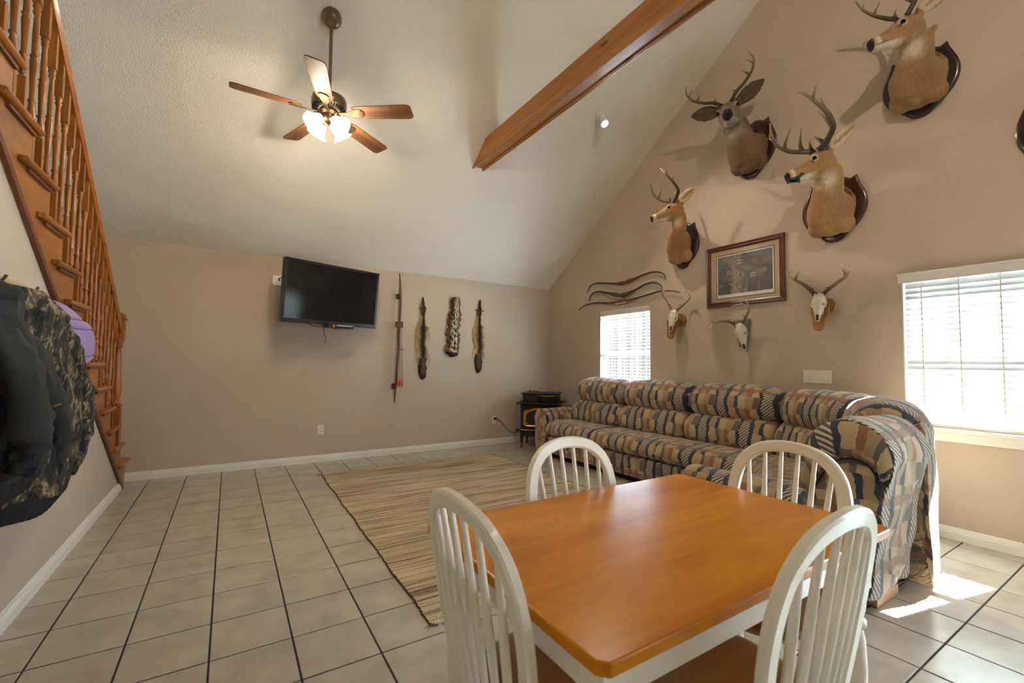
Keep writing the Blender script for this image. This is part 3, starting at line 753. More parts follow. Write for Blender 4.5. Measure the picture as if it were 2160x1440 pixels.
BA = 36.5
bl_mesh = None
for k in range(5):
    a = math.radians(BA+72*k); e = Vector((math.cos(a), math.sin(a), 0)); s_ = Vector((-e.y, e.x, 0)); zz = Vector((0, 0, 1))
    tl_ = math.radians(-13); sv = s_*math.cos(tl_) + zz*math.sin(tl_); nv = zz*math.cos(tl_) - s_*math.sin(tl_)
    o0 = Vector((fx, fy, fz))
    # blade outline, u out, v across
    out = [(0.20, -0.052), (0.24, -0.062), (0.63, -0.073), (0.662, -0.066), (0.672, -0.048), (0.672, 0.048), (0.662, 0.066), (0.63, 0.073), (0.24, 0.062), (0.20, 0.052)]
    # local frame mesh so the wood grain follows the blade
    mb = MB().prism(out, (0, 0, 0), (1, 0, 0), (0, 1, 0), (0, 0, 1), -0.004, 0.004)
    if bl_mesh is None:
        bl_mesh = mb.mesh('blade'); bm = bmesh.new(); bm.from_mesh(bl_mesh); bmesh.ops.recalc_face_normals(bm, faces=bm.faces[:]); bm.to_mesh(bl_mesh); bm.free(); bl_mesh.materials.append(MT['fan_blade'])
    bo = bpy.data.objects.new('blade', bl_mesh); COL.objects.link(bo); bo.parent = fan
    Rm = Matrix(((e.x, sv.x, nv.x), (e.y, sv.y, nv.y), (e.z, sv.z, nv.z))).to_4x4(); Rm.translation = Vector((0, 0, 0.3)); bo.matrix_local = Rm
    md = bo.modifiers.new('bevel', 'BEVEL'); md.width = 0.002; md.segments = 2
    ir = MB(); io = [(0.085, -0.016), (0.15, -0.014), (0.20, -0.034), (0.265, -0.040), (0.285, -0.02), (0.285, 0.02), (0.265, 0.040), (0.20, 0.034), (0.15, 0.014), (0.085, 0.016)]
    ir.prism(io, (0, 0, 0), (1, 0, 0), (0, 1, 0), (0, 0, 1), -0.012, -0.005)
    me = ir.mesh('blade_iron'); bm = bmesh.new(); bm.from_mesh(me); bmesh.ops.recalc_face_normals(bm, faces=bm.faces[:]); bm.to_mesh(me); bm.free()
    io_ = finish('blade_iron', me, 'antique_brass', bo, None, 0.003)
MB().lathe([(0.07, 0.015), (0.075, 0.0), (0.06, -0.02), (0.062, -0.05), (0.05, -0.075), (0.03, -0.085), (0.012, -0.095), (0.004, -0.10)], (fx, fy, fz), n=28).build('light_fitter', 'antique_brass', fan, smooth=40)
for k in range(4):
    a = math.radians(28+90*k); e = Vector((math.cos(a), math.sin(a), 0)); ax = (e*0.70 + Vector((0, 0, -0.72))).normalized()
    o0 = Vector((fx, fy, fz-0.045)) + e*0.05
    MB().lathe([(0.016, 0), (0.022, 0.01), (0.022, 0.04), (0.014, 0.045)], o0, ax, 14).build('lamp_holder', 'antique_brass', fan, smooth=40)
    s0 = o0 + ax*0.03
    prof = [(0.024, 0.0), (0.036, 0.012), (0.046, 0.04), (0.052, 0.07), (0.062, 0.092), (0.078, 0.104), (0.074, 0.102), (0.058, 0.088), (0.047, 0.066), (0.040, 0.038), (0.028, 0.012)]
    MB().lathe(prof, s0, ax, 36, False, 0.025).build('glass_shade', 'lit_shade', fan, smooth=60)
    l = bpy.data.lights.new('fan_bulb', 'POINT'); l.energy = 8.5; l.color = (1.0, 0.86, 0.68); l.shadow_soft_size = 0.035
    lo = bpy.data.objects.new('fan_bulb', l); COL.objects.link(lo); lo.location = s0 + ax*0.15

# ================================================================== CEILING SPOTS
def spot(name, label, foot, nrm, aim, energy, size=0.75, col=(1.0, 0.87, 0.70)):
    foot, nrm = Vector(foot), Vector(nrm).normalized()
    r = thing(name, label, 'spotlight', tuple(foot), 'white ceiling spotlights')
    MB().lathe([(0.058, 0.0), (0.060, 0.008), (0.056, 0.02), (0.035, 0.026), (0.012, 0.028)], foot - nrm*0.004, nrm, 28).build('mounting_plate', 'white_plastic', r, smooth=40)
    j = foot + nrm*0.055
    MB().tube([foot+nrm*0.02, j], 0.011, 10).ball(j, 0.02).build('swivel', 'white_plastic', r, smooth=60)
    d = (Vector(aim)-j).normalized(); b0 = j - d*0.03
    MB().lathe([(0.02, -0.02), (0.040, 0.0), (0.043, 0.02), (0.043, 0.12), (0.045, 0.13), (0.041, 0.131), (0.039, 0.115)], b0, d, 28, True).build('lamp_head', 'white_plastic', r, smooth=40)
    MB().lathe([(0.0395, 0.0), (0.0395, 0.004), (0.025, 0.012), (0.002, 0.015)], b0+d*0.120, d, 24).build('lens', 'lit_lens', r, smooth=60)
    l = bpy.data.lights.new('spot_bulb', 'SPOT'); l.energy = energy; l.color = col; l.spot_size = math.radians(125); l.spot_blend = size; l.shadow_soft_size = 0.04
    lo = bpy.data.objects.new('spot_bulb', l); COL.objects.link(lo); lo.location = b0 + d*0.15; lo.rotation_euler = d.to_track_quat('-Z', 'Y').to_euler()
sx, sy = 3.466, 3.66
spot('ceiling_spotlight', 'white swivel spotlight on the sloped ceiling right of the beam', (sx, sy, ceil_z(sy)), slope_n, (3.3, 2.0, 1.2), 60)
fn = Vector((0, SL, -1)).normalized()
spot('ceiling_spotlight', 'white swivel spotlight over the kitchen behind the viewpoint', (1.4, -0.5, ceil_z(-0.5)), fn, (3.4, 2.6, 2.4), 110)

# ================================================================== TELEVISION
pL, pR = Vector((0.45, 5.34, 0)), Vector((1.557, 5.705, 0))
tvw = (pR-pL).length; rz = math.atan2(pR.y-pL.y, pR.x-pL.x)
zc = 1.995; tvh = 0.70
ctr = (pL+pR)/2
tv = thing('television', 'black flat-screen television on a swivel wall mount', 'television', (ctr.x, ctr.y, zc), local=True, rz=rz)
til = math.radians(5); nf = Vector((0, -math.cos(til), -math.sin(til))); uf = Vector((0, -math.sin(til), math.cos(til))); xf = Vector((1, 0, 0))
hw, hh_ = tvw/2, tvh/2
mb = MB(); bz_ = 0.030
def P3(a, b, d): return xf*a + uf*b + nf*d
for (a0, a1, b0, b1) in ((-hw, hw, hh_-bz_, hh_), (-hw, hw, -hh_, -hh_+bz_*1.6), (-hw, -hw+bz_, -hh_+bz_*1.6, hh_-bz_), (hw-bz_, hw, -hh_+bz_*1.6, hh_-bz_)):
    mb.obox(P3((a0+a1)/2, (b0+b1)/2, 0.016), xf, uf, nf, (a1-a0)/2, (b1-b0)/2, 0.012)
mb.build('bezel', 'black_plastic', tv, bevel=0.003)
MB().obox(P3(0, 0, -0.018), xf, uf, nf, hw-0.004, hh_-0.004, 0.026).obox(P3(0, -0.04, -0.055), xf, uf, nf, hw*0.72, hh_*0.6, 0.025).build('housing', 'black_plastic', tv, bevel=0.006)
MB().obox(P3(0, bz_*0.3, 0.0195), xf, uf, nf, hw-bz_, hh_-bz_*1.3, 0.002).build('screen', 'screen', tv)
mb = MB(); inv = Matrix.Rotation(-rz, 3, 'Z')
wp = inv @ (Vector((ctr.x+0.1, B-0.012, zc)) - Vector((ctr.x, ctr.y, zc)))
mb.tube([P3(0.05, 0, -0.07), (wp.x*0.4+0.22, wp.y*0.5, -0.02), wp], 0.022, 8); w_ = inv @ Vector((0, -1, 0)); wx = inv @ Vector((1, 0, 0))
mb.obox(wp, wx, w_, (0, 0, 1), 0.10, 0.012, 0.16); mb.build('wall_bracket', 'black_iron', tv)
c_ = bez([P3(-0.12, -hh_+0.01, 0.0), (-0.115, -0.02, -hh_-0.05), (-0.10, -0.01, -hh_-0.11), (-0.075, -0.01, -hh_-0.16), (-0.10, -0.015, -hh_-0.215)], 20)
MB().tube(c_, 0.0035, 6).build('dangling_cable', 'rubber', tv, smooth=60)
MB().tube(bez([P3(-0.30, -hh_+0.01, -0.01), (-0.22, -0.02, -hh_-0.025), (-0.14, -0.02, -hh_-0.022), P3(-0.11, -hh_+0.005, 0)], 12), 0.004, 6).build('cable_loop', 'rubber', tv, smooth=60)
# small media box hanging below the screen
mb_c = tv.location + Matrix.Rotation(rz, 3, 'Z') @ Vector((0.055, -0.035, -hh_-0.012))
bxo = thing('media_box', 'small black and silver media box under the television', 'media box', tuple(mb_c), local=True, rz=rz)
MB().box(-0.15, 0.17, -0.05, 0.06, -0.022, 0.018).build('case', 'black_plastic', bxo, bevel=0.003)
MB().box(-0.05, 0.155, -0.056, -0.048, 0.002, 0.016).build('silver_strip', 'silver', bxo)
MB().box(-0.095, -0.073, -0.058, -0.046, -0.016, 0.016).build('orange_light_panel', 'orange', bxo)
MB().tube(bez([(-0.10, -0.04, -0.02), (-0.06, -0.045, -0.035), (-0.02, -0.045, -0.03)], 8), 0.003, 6).build('cable', 'rubber', bxo)

# ================================================================== OUTLETS AND SWITCHES
def outlet(label, c, out, right, cat='outlet', group='white duplex outlets'):
    c, out, right, up_ = Vector(c), Vector(out), Vector(right), Vector((0, 0, 1))
    r = thing('wall_outlet', label, cat, tuple(c), group)
    MB().obox(c+out*0.003, right, up_, out, 0.036, 0.058, 0.003).build('cover_plate', 'white_plastic', r, bevel=0.003)
    for s in (-1, 1):
        f = MB().lathe([(0.0165, 0), (0.0165, 0.004), (0.015, 0.0045)], c+out*0.005+up_*(0.022*s), out, 16).build('receptacle', 'white_plastic', r, smooth=40)
        mb = MB()
        for dx in (-0.006, 0.006): mb.obox(c+out*0.0096+up_*(0.022*s+0.003)+right*dx, right, up_, out, 0.0012, 0.0045, 0.0004)
        mb.obox(c+out*0.0096+up_*(0.022*s-0.008), right, up_, out, 0.0025, 0.0025, 0.0004); mb.build('slot', 'black_line', f)
    return r
outlet('white duplex outlet on the back wall below the television', (0.975, B, 0.39), (0, -1, 0), (1, 0, 0))
outlet('white duplex outlet on the back wall with the stove cord plugged in', (3.42, B, 0.365), (0, -1, 0), (1, 0, 0))
outlet('white duplex outlet on the right wall below the bright window', (W, 1.172, 0.365), (-1, 0, 0), (0, -1, 0))
r = thing('cable_plate', 'white cable wall plate beside the top left of the television', 'wall plate', (0.455, B, 2.17))
MB().obox((0.455, B-0.003, 2.17), (1, 0, 0), (0, 0, 1), (0, -1, 0), 0.058, 0.058, 0.003).build('cover_plate', 'white_plastic', r, bevel=0.003)
MB().tube(bez([(0.47, B-0.005, 2.17), (0.455, B-0.04, 2.18), (0.49, B-0.06, 2.20), (0.52, B-0.09, 2.15)], 10), 0.006, 8).build('cable', 'rubber', r, smooth=60)
r = thing('switch_plate', 'white four-gang light switch plate above the sofa', 'light switch', (W, 1.918, 1.137))
MB().box(W-0.006, W, 1.918-0.113, 1.918+0.113, 1.137-0.058, 1.137+0.058).build('cover_plate', 'white_plastic', r, bevel=0.003)
for k in range(4):
    y = 1.918+(k-1.5)*0.046
    MB().box(W-0.009, W-0.005, y-0.006, y+0.006, 1.137-0.014, 1.137+0.014).obox((W-0.011, y, 1.137+(0.005 if k % 2 else -0.004)), (0, 1, 0), Vector((-0.6, 0, 0.8 if k % 2 else -0.8)), Vector((0.8, 0, 0.6)), 0.004, 0.010, 0.004).build('toggle', 'white_plastic', r, bevel=0.001)

# ================================================================== STOVE
su = Vector((0.7071, -0.7071, 0)); sv_ = Vector((0.7071, 0.7071, 0)); zz = Vector((0, 0, 1))   # right along the front, back
s0 = Vector((3.600, 5.460, 0)); SW, SD = 0.56, 0.48
stv = thing('pellet_stove', 'black cast iron pellet stove with brass trimmed glass door in the corner', 'stove', tuple(s0+su*SW/2+sv_*SD/2))
def SB(a0, a1, d0, d1, z0, z1, mb=None):
    mb = mb or MB(); c = s0 + su*((a0+a1)/2) + sv_*((d0+d1)/2) + zz*((z0+z1)/2)
    return mb.obox(c, su, sv_, zz, (a1-a0)/2, (d1-d0)/2, (z1-z0)/2)
mb = SB(0.01, SW-0.01, 0.01, SD, 0.165, 0.635); mb.build('body', 'black_iron', stv, bevel=0.006)
SB(-0.045, SW+0.045, -0.05, SD, 0.635, 0.655).build('mantel_shelf', 'black_iron', stv, bevel=0.006)
mb = MB()
for k in range(20): SB(0.03+k*0.0255, 0.045+k*0.0255, -0.012, 0.012, 0.605, 0.635, mb)
mb.build('dentil_moulding', 'black_iron', stv)
SB(0.02, SW-0.02, 0.10, SD, 0.655, 0.775).build('hopper', 'black_iron', stv, bevel=0.006)
SB(-0.005, SW+0.005, 0.075, SD, 0.775, 0.79).build('hopper_lid', 'black_iron', stv, bevel=0.005)
def arch(a0, a1, z0, z1, rise, notch, n=10):
    pts = [(a0+notch, z0), (a1-notch, z0), (a1-notch*0.3, z0+notch*0.35), (a1, z0+notch), (a1, z1-notch)]
    pts += [(a1-notch*0.5, z1-notch*0.6)]
    for k in range(n+1):
        t = k/n; pts.append((a1-notch - (a1-a0-2*notch)*t, z1 + rise*math.sin(PI*t)))
    pts += [(a0+notch*0.5, z1-notch*0.6), (a0, z1-notch), (a0, z0+notch), (a0+notch*0.3, z0+notch*0.35)]
    return pts
dp = arch(0.055, SW-0.055, 0.315, 0.555, 0.04, 0.025); dq = arch(0.11, SW-0.11, 0.345, 0.52, 0.035, 0.045)
door = MB().prism(dp, s0, su, zz, sv_, -0.012, 0.012).build('door', 'black_iron', stv, bevel=0.003)
n = len(dp); rings = [[s0+su*a+zz*b+sv_*(-0.013) for a, b in dp], [s0+su*a+zz*b+sv_*(-0.024) for a, b in [mixc(p, q, 0.15) for p, q in zip(dp, dq)]], [s0+su*a+zz*b+sv_*(-0.020) for a, b in [mixc(p, q, 0.5) for p, q in zip(dp, dq)]], [s0+su*a+zz*b+sv_*(-0.024) for a, b in [mixc(p, q, 0.9) for p, q in zip(dp, dq)]], [s0+su*a+zz*b+sv_*(-0.013) for a, b in dq]]
MB().loft(rings, cap=False).build('brass_trim', 'bright_brass', door)
MB().prism(dq, s0, su, zz, sv_, -0.0155, -0.0125).build('door_glass', 'stove_glass', door)
MB().tube([s0+su*0.02+sv_*(-0.012)+zz*0.262, s0+su*(SW-0.02)+sv_*(-0.012)+zz*0.262], 0.008, 10).build('brass_rail', 'bright_brass', stv, smooth=60)
SB(-0.02, 0.012, 0.03, 0.05, 0.24, 0.255).ball(s0+su*(-0.045)+sv_*0.04+zz*0.247, (0.025, 0.025, 0.02)).build('draft_handle', 'black_iron', stv)
for a, d_ in ((0.03, 0.04), (SW-0.03, 0.04), (0.03, SD-0.04), (SW-0.03, SD-0.04)):
    c = s0+su*a+sv_*d_; o_ = (su*(-1 if a < SW/2 else 1) + sv_*(-1 if d_ < SD/2 else 1))*0.7
    MB().tube([c+zz*0.175, c+o_*0.012+zz*0.13, c+o_*0.004+zz*0.07, c-o_*0.0+zz*0.03, c+o_*0.012+zz*0.012, c+o_*0.016+zz*0.0], [0.03, 0.024, 0.014, 0.011, 0.017, 0.014], 10).build('leg', 'bronze_leg', stv, smooth=60)
mb = MB()
for a in (0.10, 0.13, 0.175, 0.225): mb.lathe([(0.012, 0), (0.014, 0.01), (0.008, 0.02), (0.010, 0.028), (0.003, 0.034)], s0+su*a+sv_*0.22+zz*0.79, (0, 0, 1), 10)
mb.build('control_knobs', 'black_iron', stv, smooth=40)
mb = SB(0.05, 0.09, -0.02, 0.03, 0.655, 0.668); mb.build('latch', 'black_iron', stv, bevel=0.003)
MB().tube(bez([Vector((3.425, B-0.012, 0.385)), Vector((3.46, B-0.03, 0.385)), Vector((3.52, B-0.06, 0.33)), Vector((3.60, B-0.09, 0.23)), Vector((3.72, B-0.09, 0.165)), s0+su*0.05+sv_*(SD-0.02)+zz*0.19], 24), 0.005, 8).build('power_cord', 'rubber', stv, smooth=60)
MB().box(3.41, 3.438, B-0.034, B-0.010, 0.373, 0.398).build('plug', 'rubber', stv, bevel=0.004)
# dark woven bowl standing on the shelf in front of the hopper
bc = s0+su*0.40+sv_*0.045+zz*0.6555
bk = thing('basket', 'dark oval basket with pale rim on the stove shelf', 'basket', tuple(bc))
rings = []
for rr, z in ((0.085, 0.0), (0.098, 0.01), (0.115, 0.06), (0.125, 0.105), (0.115, 0.103), (0.10, 0.05), (0.08, 0.012)):
    rings.append([bc + su*(rr*1.15*math.cos(2*PI*j/28)) + sv_*(rr*0.42*math.sin(2*PI*j/28)) + zz*(z + 0.006*math.cos(4*PI*j/28)) for j in range(28)])
MB().loft(rings).build('bowl', 'black_iron', bk, smooth=50)
MB().tube([bc + su*(0.124*1.15*math.cos(a)) + sv_*(0.124*0.42*math.sin(a)) + zz*(0.106+0.006*math.cos(2*a)) for a in [PI*1.15+PI*0.7*k/16 for k in range(17)]], 0.006, 8).build('rim', 'bright_brass', bk, smooth=60)

# ================================================================== SECTIONAL SOFA
sofa = thing('sectional_sofa', 'large curved sectional sofa in tan, navy and rust striped upholstery', 'sofa', (3.7, 2.9, 0))
def rprof(pts, n=40):
    """closed smooth profile resampled evenly; returns points and arc lengths"""
    P = [Vector((a, b)) for a, b in pts]; m = len(P); dense = []
    for i in range(m):
        a, b, c, d = P[i-1], P[i], P[(i+1) % m], P[(i+2) % m]
        for q in range(10):
            t = q/10; dense.append(0.5*((2*b)+(c-a)*t+(2*a-5*b+4*c-d)*t*t+(3*b-a-3*c+d)*t**3))
    dense.append(dense[0].copy()); L = [0]
    for i in range(1, len(dense)): L.append(L[-1]+(dense[i]-dense[i-1]).length)
    out = []; ls = []
    for k in range(n+1):
        s = L[-1]*k/n; i = max(1, min(len(L)-1, int(np.searchsorted(L, s))))
        t = (s-L[i-1])/max(1e-9, L[i]-L[i-1]); out.append(dense[i-1].lerp(dense[i], t)); ls.append(s)
    return out, ls
def sweep(name, prof, path, endr=0.06, emin=0.55, n=40, parent=None, u0=None, puff=0.0, mat='sofa', ends=(True, True), wr=0.004, v0=0.0, squash=(1, 1)):
    """path: list of (origin, out direction); profile x is along out, profile y is up"""
    pr, ls = rprof(prof, n)
    cx, cy = sum(p.x for p in pr[:-1])/n, sum(p.y for p in pr[:-1])/n
    S = [0]
    for a, b in zip(path[:-1], path[1:]): S.append(S[-1]+(Vector(b[0])-Vector(a[0])).length)
    T_ = S[-1]; u0 = random.uniform(0, 3) if u0 is None else u0
    rings = []; uvs = []
    ph = random.uniform(0, 6)
    for s, (o, out) in zip(S, path):
        o, out = Vector(o), Vector(out); d0 = s if ends[0] else 9; d1 = T_-s if ends[1] else 9
        k = 1.0
        for d in (d0, d1):
            if d < endr: k = min(k, emin+(1-emin)*math.sqrt(max(0, 1-(1-d/endr)**2)))
        k *= 1 + puff*math.sin(PI*s/T_)
        ring = []
        for q, p in enumerate(pr):
            w = wr*(math.sin(s*31+q*0.9+ph)*0.5+math.sin(s*13-q*0.55+2*ph))*(1 if k > 0.9 else 1.6)
            ring.append(o + out*(cx+(p.x-cx)*(k*squash[0] if squash[0] == 1 else 1+(k-1)*squash[0]) + w) + Vector((0, 0, cy+(p.y-cy)*(k if squash[1] == 1 else 1+(k-1)*squash[1]) + w*0.6)))
        rings.append(ring); uvs.append([(u0+s, v0+l) for l in ls])
    mb = MB(); mb.loft(rings, cap=False, uvs=uvs, closed=False)
    N = len(rings[0])
    for which, base in ((0, 0), (1, (len(rings)-1)*N)):
        c = sum((Vector(p) for p in rings[0 if which == 0 else -1][:-1]), Vector())/(N-1)
        ci = len(mb.v); mb.add([c], [], None, [(uvs[0 if which == 0 else -1][0][0]+0.12*(1 if which else -1), v0+0.3)])
        for j in range(N-1): mb.f.append((ci, base+j, base+j+1) if which == 0 else (ci, base+j+1, base+j))
    return mb.build(name, mat, parent or sofa, smooth=75, uv=True)
def straight(p0, p1, out, n=22):
    p0, p1 = Vector(p0), Vector(p1); return [(p0.lerp(p1, k/n), out) for k in range(n+1)]
def stations(p0, p1, out, L=None):
    p0, p1 = Vector(p0), Vector(p1); L = (p1-p0).length
    ts = sorted({0, 0.008/L, 0.02/L, 0.04/L, 0.06/L, 0.08/L, *[0.1/L+(1-0.2/L)*k/24 for k in range(25)], 1-0.08/L, 1-0.06/L, 1-0.04/L, 1-0.02/L, 1-0.008/L, 1})
    return [(p0.lerp(p1, t), out) for t in ts]
XW = W-0.03            # sofa back plane
OUTL = (-1, 0, 0)
# profiles: x = distance out from the back plane, y = height
head = [(0.02, 0.80), (0.03, 0.93), (0.10, 1.02), (0.22, 1.045), (0.34, 1.00), (0.41, 0.90), (0.40, 0.78), (0.32, 0.715), (0.18, 0.71), (0.06, 0.74)]
lumb = [(0.14, 0.45), (0.14, 0.66), (0.20, 0.74), (0.32, 0.755), (0.42, 0.70), (0.47, 0.59), (0.46, 0.48), (0.38, 0.43), (0.25, 0.42)]
seatp = [(0.22, 0.30), (0.22, 0.45), (0.40, 0.475), (0.70, 0.478), (0.84, 0.455), (0.895, 0.395), (0.885, 0.32), (0.82, 0.285), (0.6, 0.28), (0.4, 0.28)]
cuts = [4.76, 3.90, 2.98, 2.08]
for k in range(3):
    a, b = cuts[k]-0.004, cuts[k+1]+0.004
    sweep('head_cushion', head, stations((XW, a, 0), (XW, b, 0), OUTL), 0.20, 0.50, puff=0.03, u0=0.05)
    sweep('lumbar_cushion', lumb, stations((XW, a, 0), (XW, b, 0), OUTL), 0.15, 0.64, puff=0.01, u0=0.22, v0=0.05)
    sweep('seat_cushion', seatp, stations((XW, a, 0), (XW, b, 0), OUTL), 0.05, 0.84, u0=0.1, v0=0.11, squash=(0.35, 1))
# base rails and footrest panels
basep = [(0.05, 0.06), (0.05, 0.28), (0.80, 0.29), (0.845, 0.27), (0.85, 0.10), (0.84, 0.06)]
def boxprof(name, pts, path, u0=0.0, **kw):
    return sweep(name, pts, path, 0.02, 0.97, n=60, u0=u0, wr=0.001, **kw)
for k in range(3):
    a, b = cuts[k]-0.003, cuts[k+1]+0.003
    sweep('front_panel', [(0.06, 0.07), (0.06, 0.27), (0.40, 0.275), (0.80, 0.28), (0.855, 0.262), (0.868, 0.20), (0.862, 0.10), (0.83, 0.062), (0.4, 0.06)], stations((XW, a, 0), (XW, b, 0), OUTL), 0.03, 0.96, u0=0.3*k+0.15, wr=0.002, squash=(0.3, 1))
MB().box(XW-0.78, XW-0.08, 2.1, 4.72, 0.0, 0.06).build('plinth', 'dark_gap', sofa)
MB().box(XW-0.16, XW-0.02, 2.05, 4.78, 0.06, 0.80).build('back_frame', 'dark_gap', sofa)
# far arm: rolled, running out from the wall
armp = [(-0.13, 0.10), (-0.135, 0.40), (-0.14, 0.52), (-0.09, 0.60), (0.0, 0.625), (0.09, 0.60), (0.135, 0.53), (0.11, 0.45), (0.10, 0.30), (0.10, 0.08), (0, 0.05)]
ay = 4.865
sweep('arm', armp, stations((XW-0.20, ay, 0), (XW-0.90, ay, 0), (0, 1, 0)), 0.05, 0.88, u0=1.2, v0=0.0)
# wedge: arc turning the corner, centre WC, angle 0 = right wall side
WC = Vector((3.22, 2.06, 0)); RB = XW-3.22
def arc(t0, t1, n=16, r=RB):
    out = []
    for k in range(n+1):
        th = t0+(t1-t0)*k/n
        d = Vector((math.cos(th), -math.sin(th), 0)); out.append((WC + d*r, -d))
    return out
def arcs(t0, t1, r=RB):
    L = r*(t1-t0); ts = sorted({0, 0.01/L, 0.025/L, 0.05/L, 0.08/L, *[0.1/L+(1-0.2/L)*k/12 for k in range(13)], 1-0.08/L, 1-0.05/L, 1-0.025/L, 1-0.01/L, 1})
    out = []
    for t in ts:
        th = t0+(t1-t0)*t; d = Vector((math.cos(th), -math.sin(th), 0)); out.append((WC + d*r, -d))
    return out
head_w = [(a, b-0.012) for a, b in head]
for t0, t1 in ((0.0, PI*0.25), (PI*0.25, PI*0.5)):
    sweep('head_cushion', head_w, arcs(t0+0.004, t1-0.004), 0.18, 0.54, puff=0.015, u0=0.05)
    sweep('lumbar_cushion', lumb, arcs(t0+0.004, t1-0.004), 0.07, 0.76, u0=0.3)
sweep('wedge_back', [(0.0, 0.07), (0.0, 0.3), (0.0, 0.6), (0.012, 0.88), (0.06, 0.92), (0.12, 0.80), (0.14, 0.6), (0.14, 0.3), (0.14, 0.07), (0.07, 0.06)], arcs(0.01, PI/2-0.01), 0.01, 0.98, u0=0.4)
wseat = [(0.22, 0.30), (0.22, 0.45), (0.45, 0.472), (0.70, 0.475), (0.86, 0.455), (0.93, 0.40), (0.92, 0.33), (0.85, 0.285), (0.6, 0.28), (0.4, 0.28)]
sweep('seat_cushion', wseat, arcs(0.0, PI/2), 0.04, 0.9, u0=0.1, v0=0.11, squash=(0.1, 1))
sweep('front_panel', [(0.06, 0.07), (0.06, 0.27), (0.40, 0.275), (0.82, 0.28), (0.89, 0.262), (0.90, 0.15), (0.86, 0.062), (0.4, 0.06)], arcs(0.01, PI/2-0.01), 0.03, 0.96, u0=0.15, wr=0.002, squash=(0.1, 1))
# return section: faces the back wall, its back towards the viewer
RY = WC.y-RB          # rear plane
rx0_, rx1_ = 2.70, WC.x
OUTR = (0, 1, 0)
rearp = [(0.10, 0.07), (0.06, 0.35), (0.00, 0.70), (-0.015, 0.80), (0.03, 0.90), (0.12, 0.955), (0.23, 0.955), (0.33, 0.89), (0.37, 0.79), (0.38, 0.66), (0.47, 0.56), (0.46, 0.44), (0.40, 0.36), (0.33, 0.20), (0.30, 0.07)]
sweep('return_back', rearp, stations((rx0_+0.006, RY, 0), (rx1_-0.01, RY, 0), OUTR), 0.015, 0.985, n=64, u0=0.0, wr=0.007, ends=(True, True))
# gathered end roll and inset end panel of the return back
outer = [(-0.004, 0.70), (-0.010, 0.79), (0.03, 0.895), (0.12, 0.950), (0.23, 0.950), (0.33, 0.885), (0.37, 0.79), (0.385, 0.68), (0.46, 0.58), (0.49, 0.47)]
inner = [(0.045, 0.66), (0.055, 0.705), (0.085, 0.745), (0.14, 0.765), (0.20, 0.755), (0.25, 0.715), (0.29, 0.655), (0.32, 0.595), (0.37, 0.515), (0.40, 0.43)]
oo = bez([Vector((a, b, 0)) for a, b in outer], 60); ii = bez([Vector((a, b, 0)) for a, b in inner], 60)
rg = []; uvl = []
for q in range(61):
    ring = []; uq = []
    for k in range(13):
        t = k/12; p = oo[q].lerp(ii[q], t); bl = 0.034*math.sin(PI*min(1, t*1.02))**0.6*(1 if 1 < q < 59 else 0.4) + 0.004*math.sin(q*1.7)*t
        ring.append(Vector((rx0_+0.012-bl, RY+p.x, p.y))); uq.append((0.06+q*0.013, t*0.16))
    rg.append(ring); uvl.append(uq)
mb = MB(); mb.loft(rg, cap=False, uvs=uvl, closed=False); mb.build('end_roll', 'sofa', sofa, smooth=70, uv=True)
pan = [(0.115, 0.09), (0.065, 0.40), (0.02, 0.70), (0.08, 0.735), (0.17, 0.745), (0.27, 0.70), (0.36, 0.60), (0.44, 0.49), (0.40, 0.38), (0.33, 0.20), (0.31, 0.09)]
mb = MB(); a_ = [(rx0_-0.002, RY+p, q) for p, q in pan]; b_ = [(rx0_+0.03, RY+p, q) for p, q in pan]
mb.loft([b_, a_], uvs=[[(p*1.0+0.9, q) for p, q in pan]]*2); mb.build('end_panel', 'sofa', sofa, uv=True, bevel=0.008)
pp = [Vector((rx0_-0.008, RY+p, q)) for p, q in inner]
MB().tube(bez(pp, 30), 0.005, 8).build('piping', 'dark_gap', sofa, smooth=60)
# return seat, footrest and arm
rseat = [(0.36, 0.30), (0.36, 0.44), (0.55, 0.47), (0.86, 0.47), (1.02, 0.45), (1.08, 0.40), (1.07, 0.33), (1.0, 0.285), (0.7, 0.28)]
sweep('seat_cushion', rseat, stations((2.80, RY, 0), (rx1_-0.004, RY, 0), OUTR), 0.04, 0.9, u0=0.1, v0=0.11, squash=(0.1, 1))
sweep('front_panel', [(0.30, 0.07), (0.30, 0.27), (0.6, 0.275), (1.0, 0.28), (1.05, 0.262), (1.06, 0.15), (1.02, 0.062), (0.6, 0.06)], stations((2.80, RY, 0), (rx1_-0.004, RY, 0), OUTR), 0.03, 0.96, u0=0.15, wr=0.002, squash=(0.1, 1))
armr = [(-0.10, 0.08), (-0.10, 0.35), (-0.115, 0.45), (-0.10, 0.535), (-0.02, 0.57), (0.07, 0.55), (0.12, 0.49), (0.115, 0.38), (0.11, 0.22), (0.11, 0.07), (0.0, 0.05)]
sweep('arm', armr, stations((2.68, RY+0.34, 0), (2.68, RY+1.09, 0), (1, 0, 0)), 0.06, 0.84, u0=0.4, v0=0.1)
for a, b in ((2.84, RY+0.16), (2.98, RY+0.85), (XW-0.7, 2.4)):
    MB().box(a, a+0.28, b-0.05, b+0.05, 0.0, 0.068).build('base_block', 'sofa_wood', sofa, bevel=0.004)

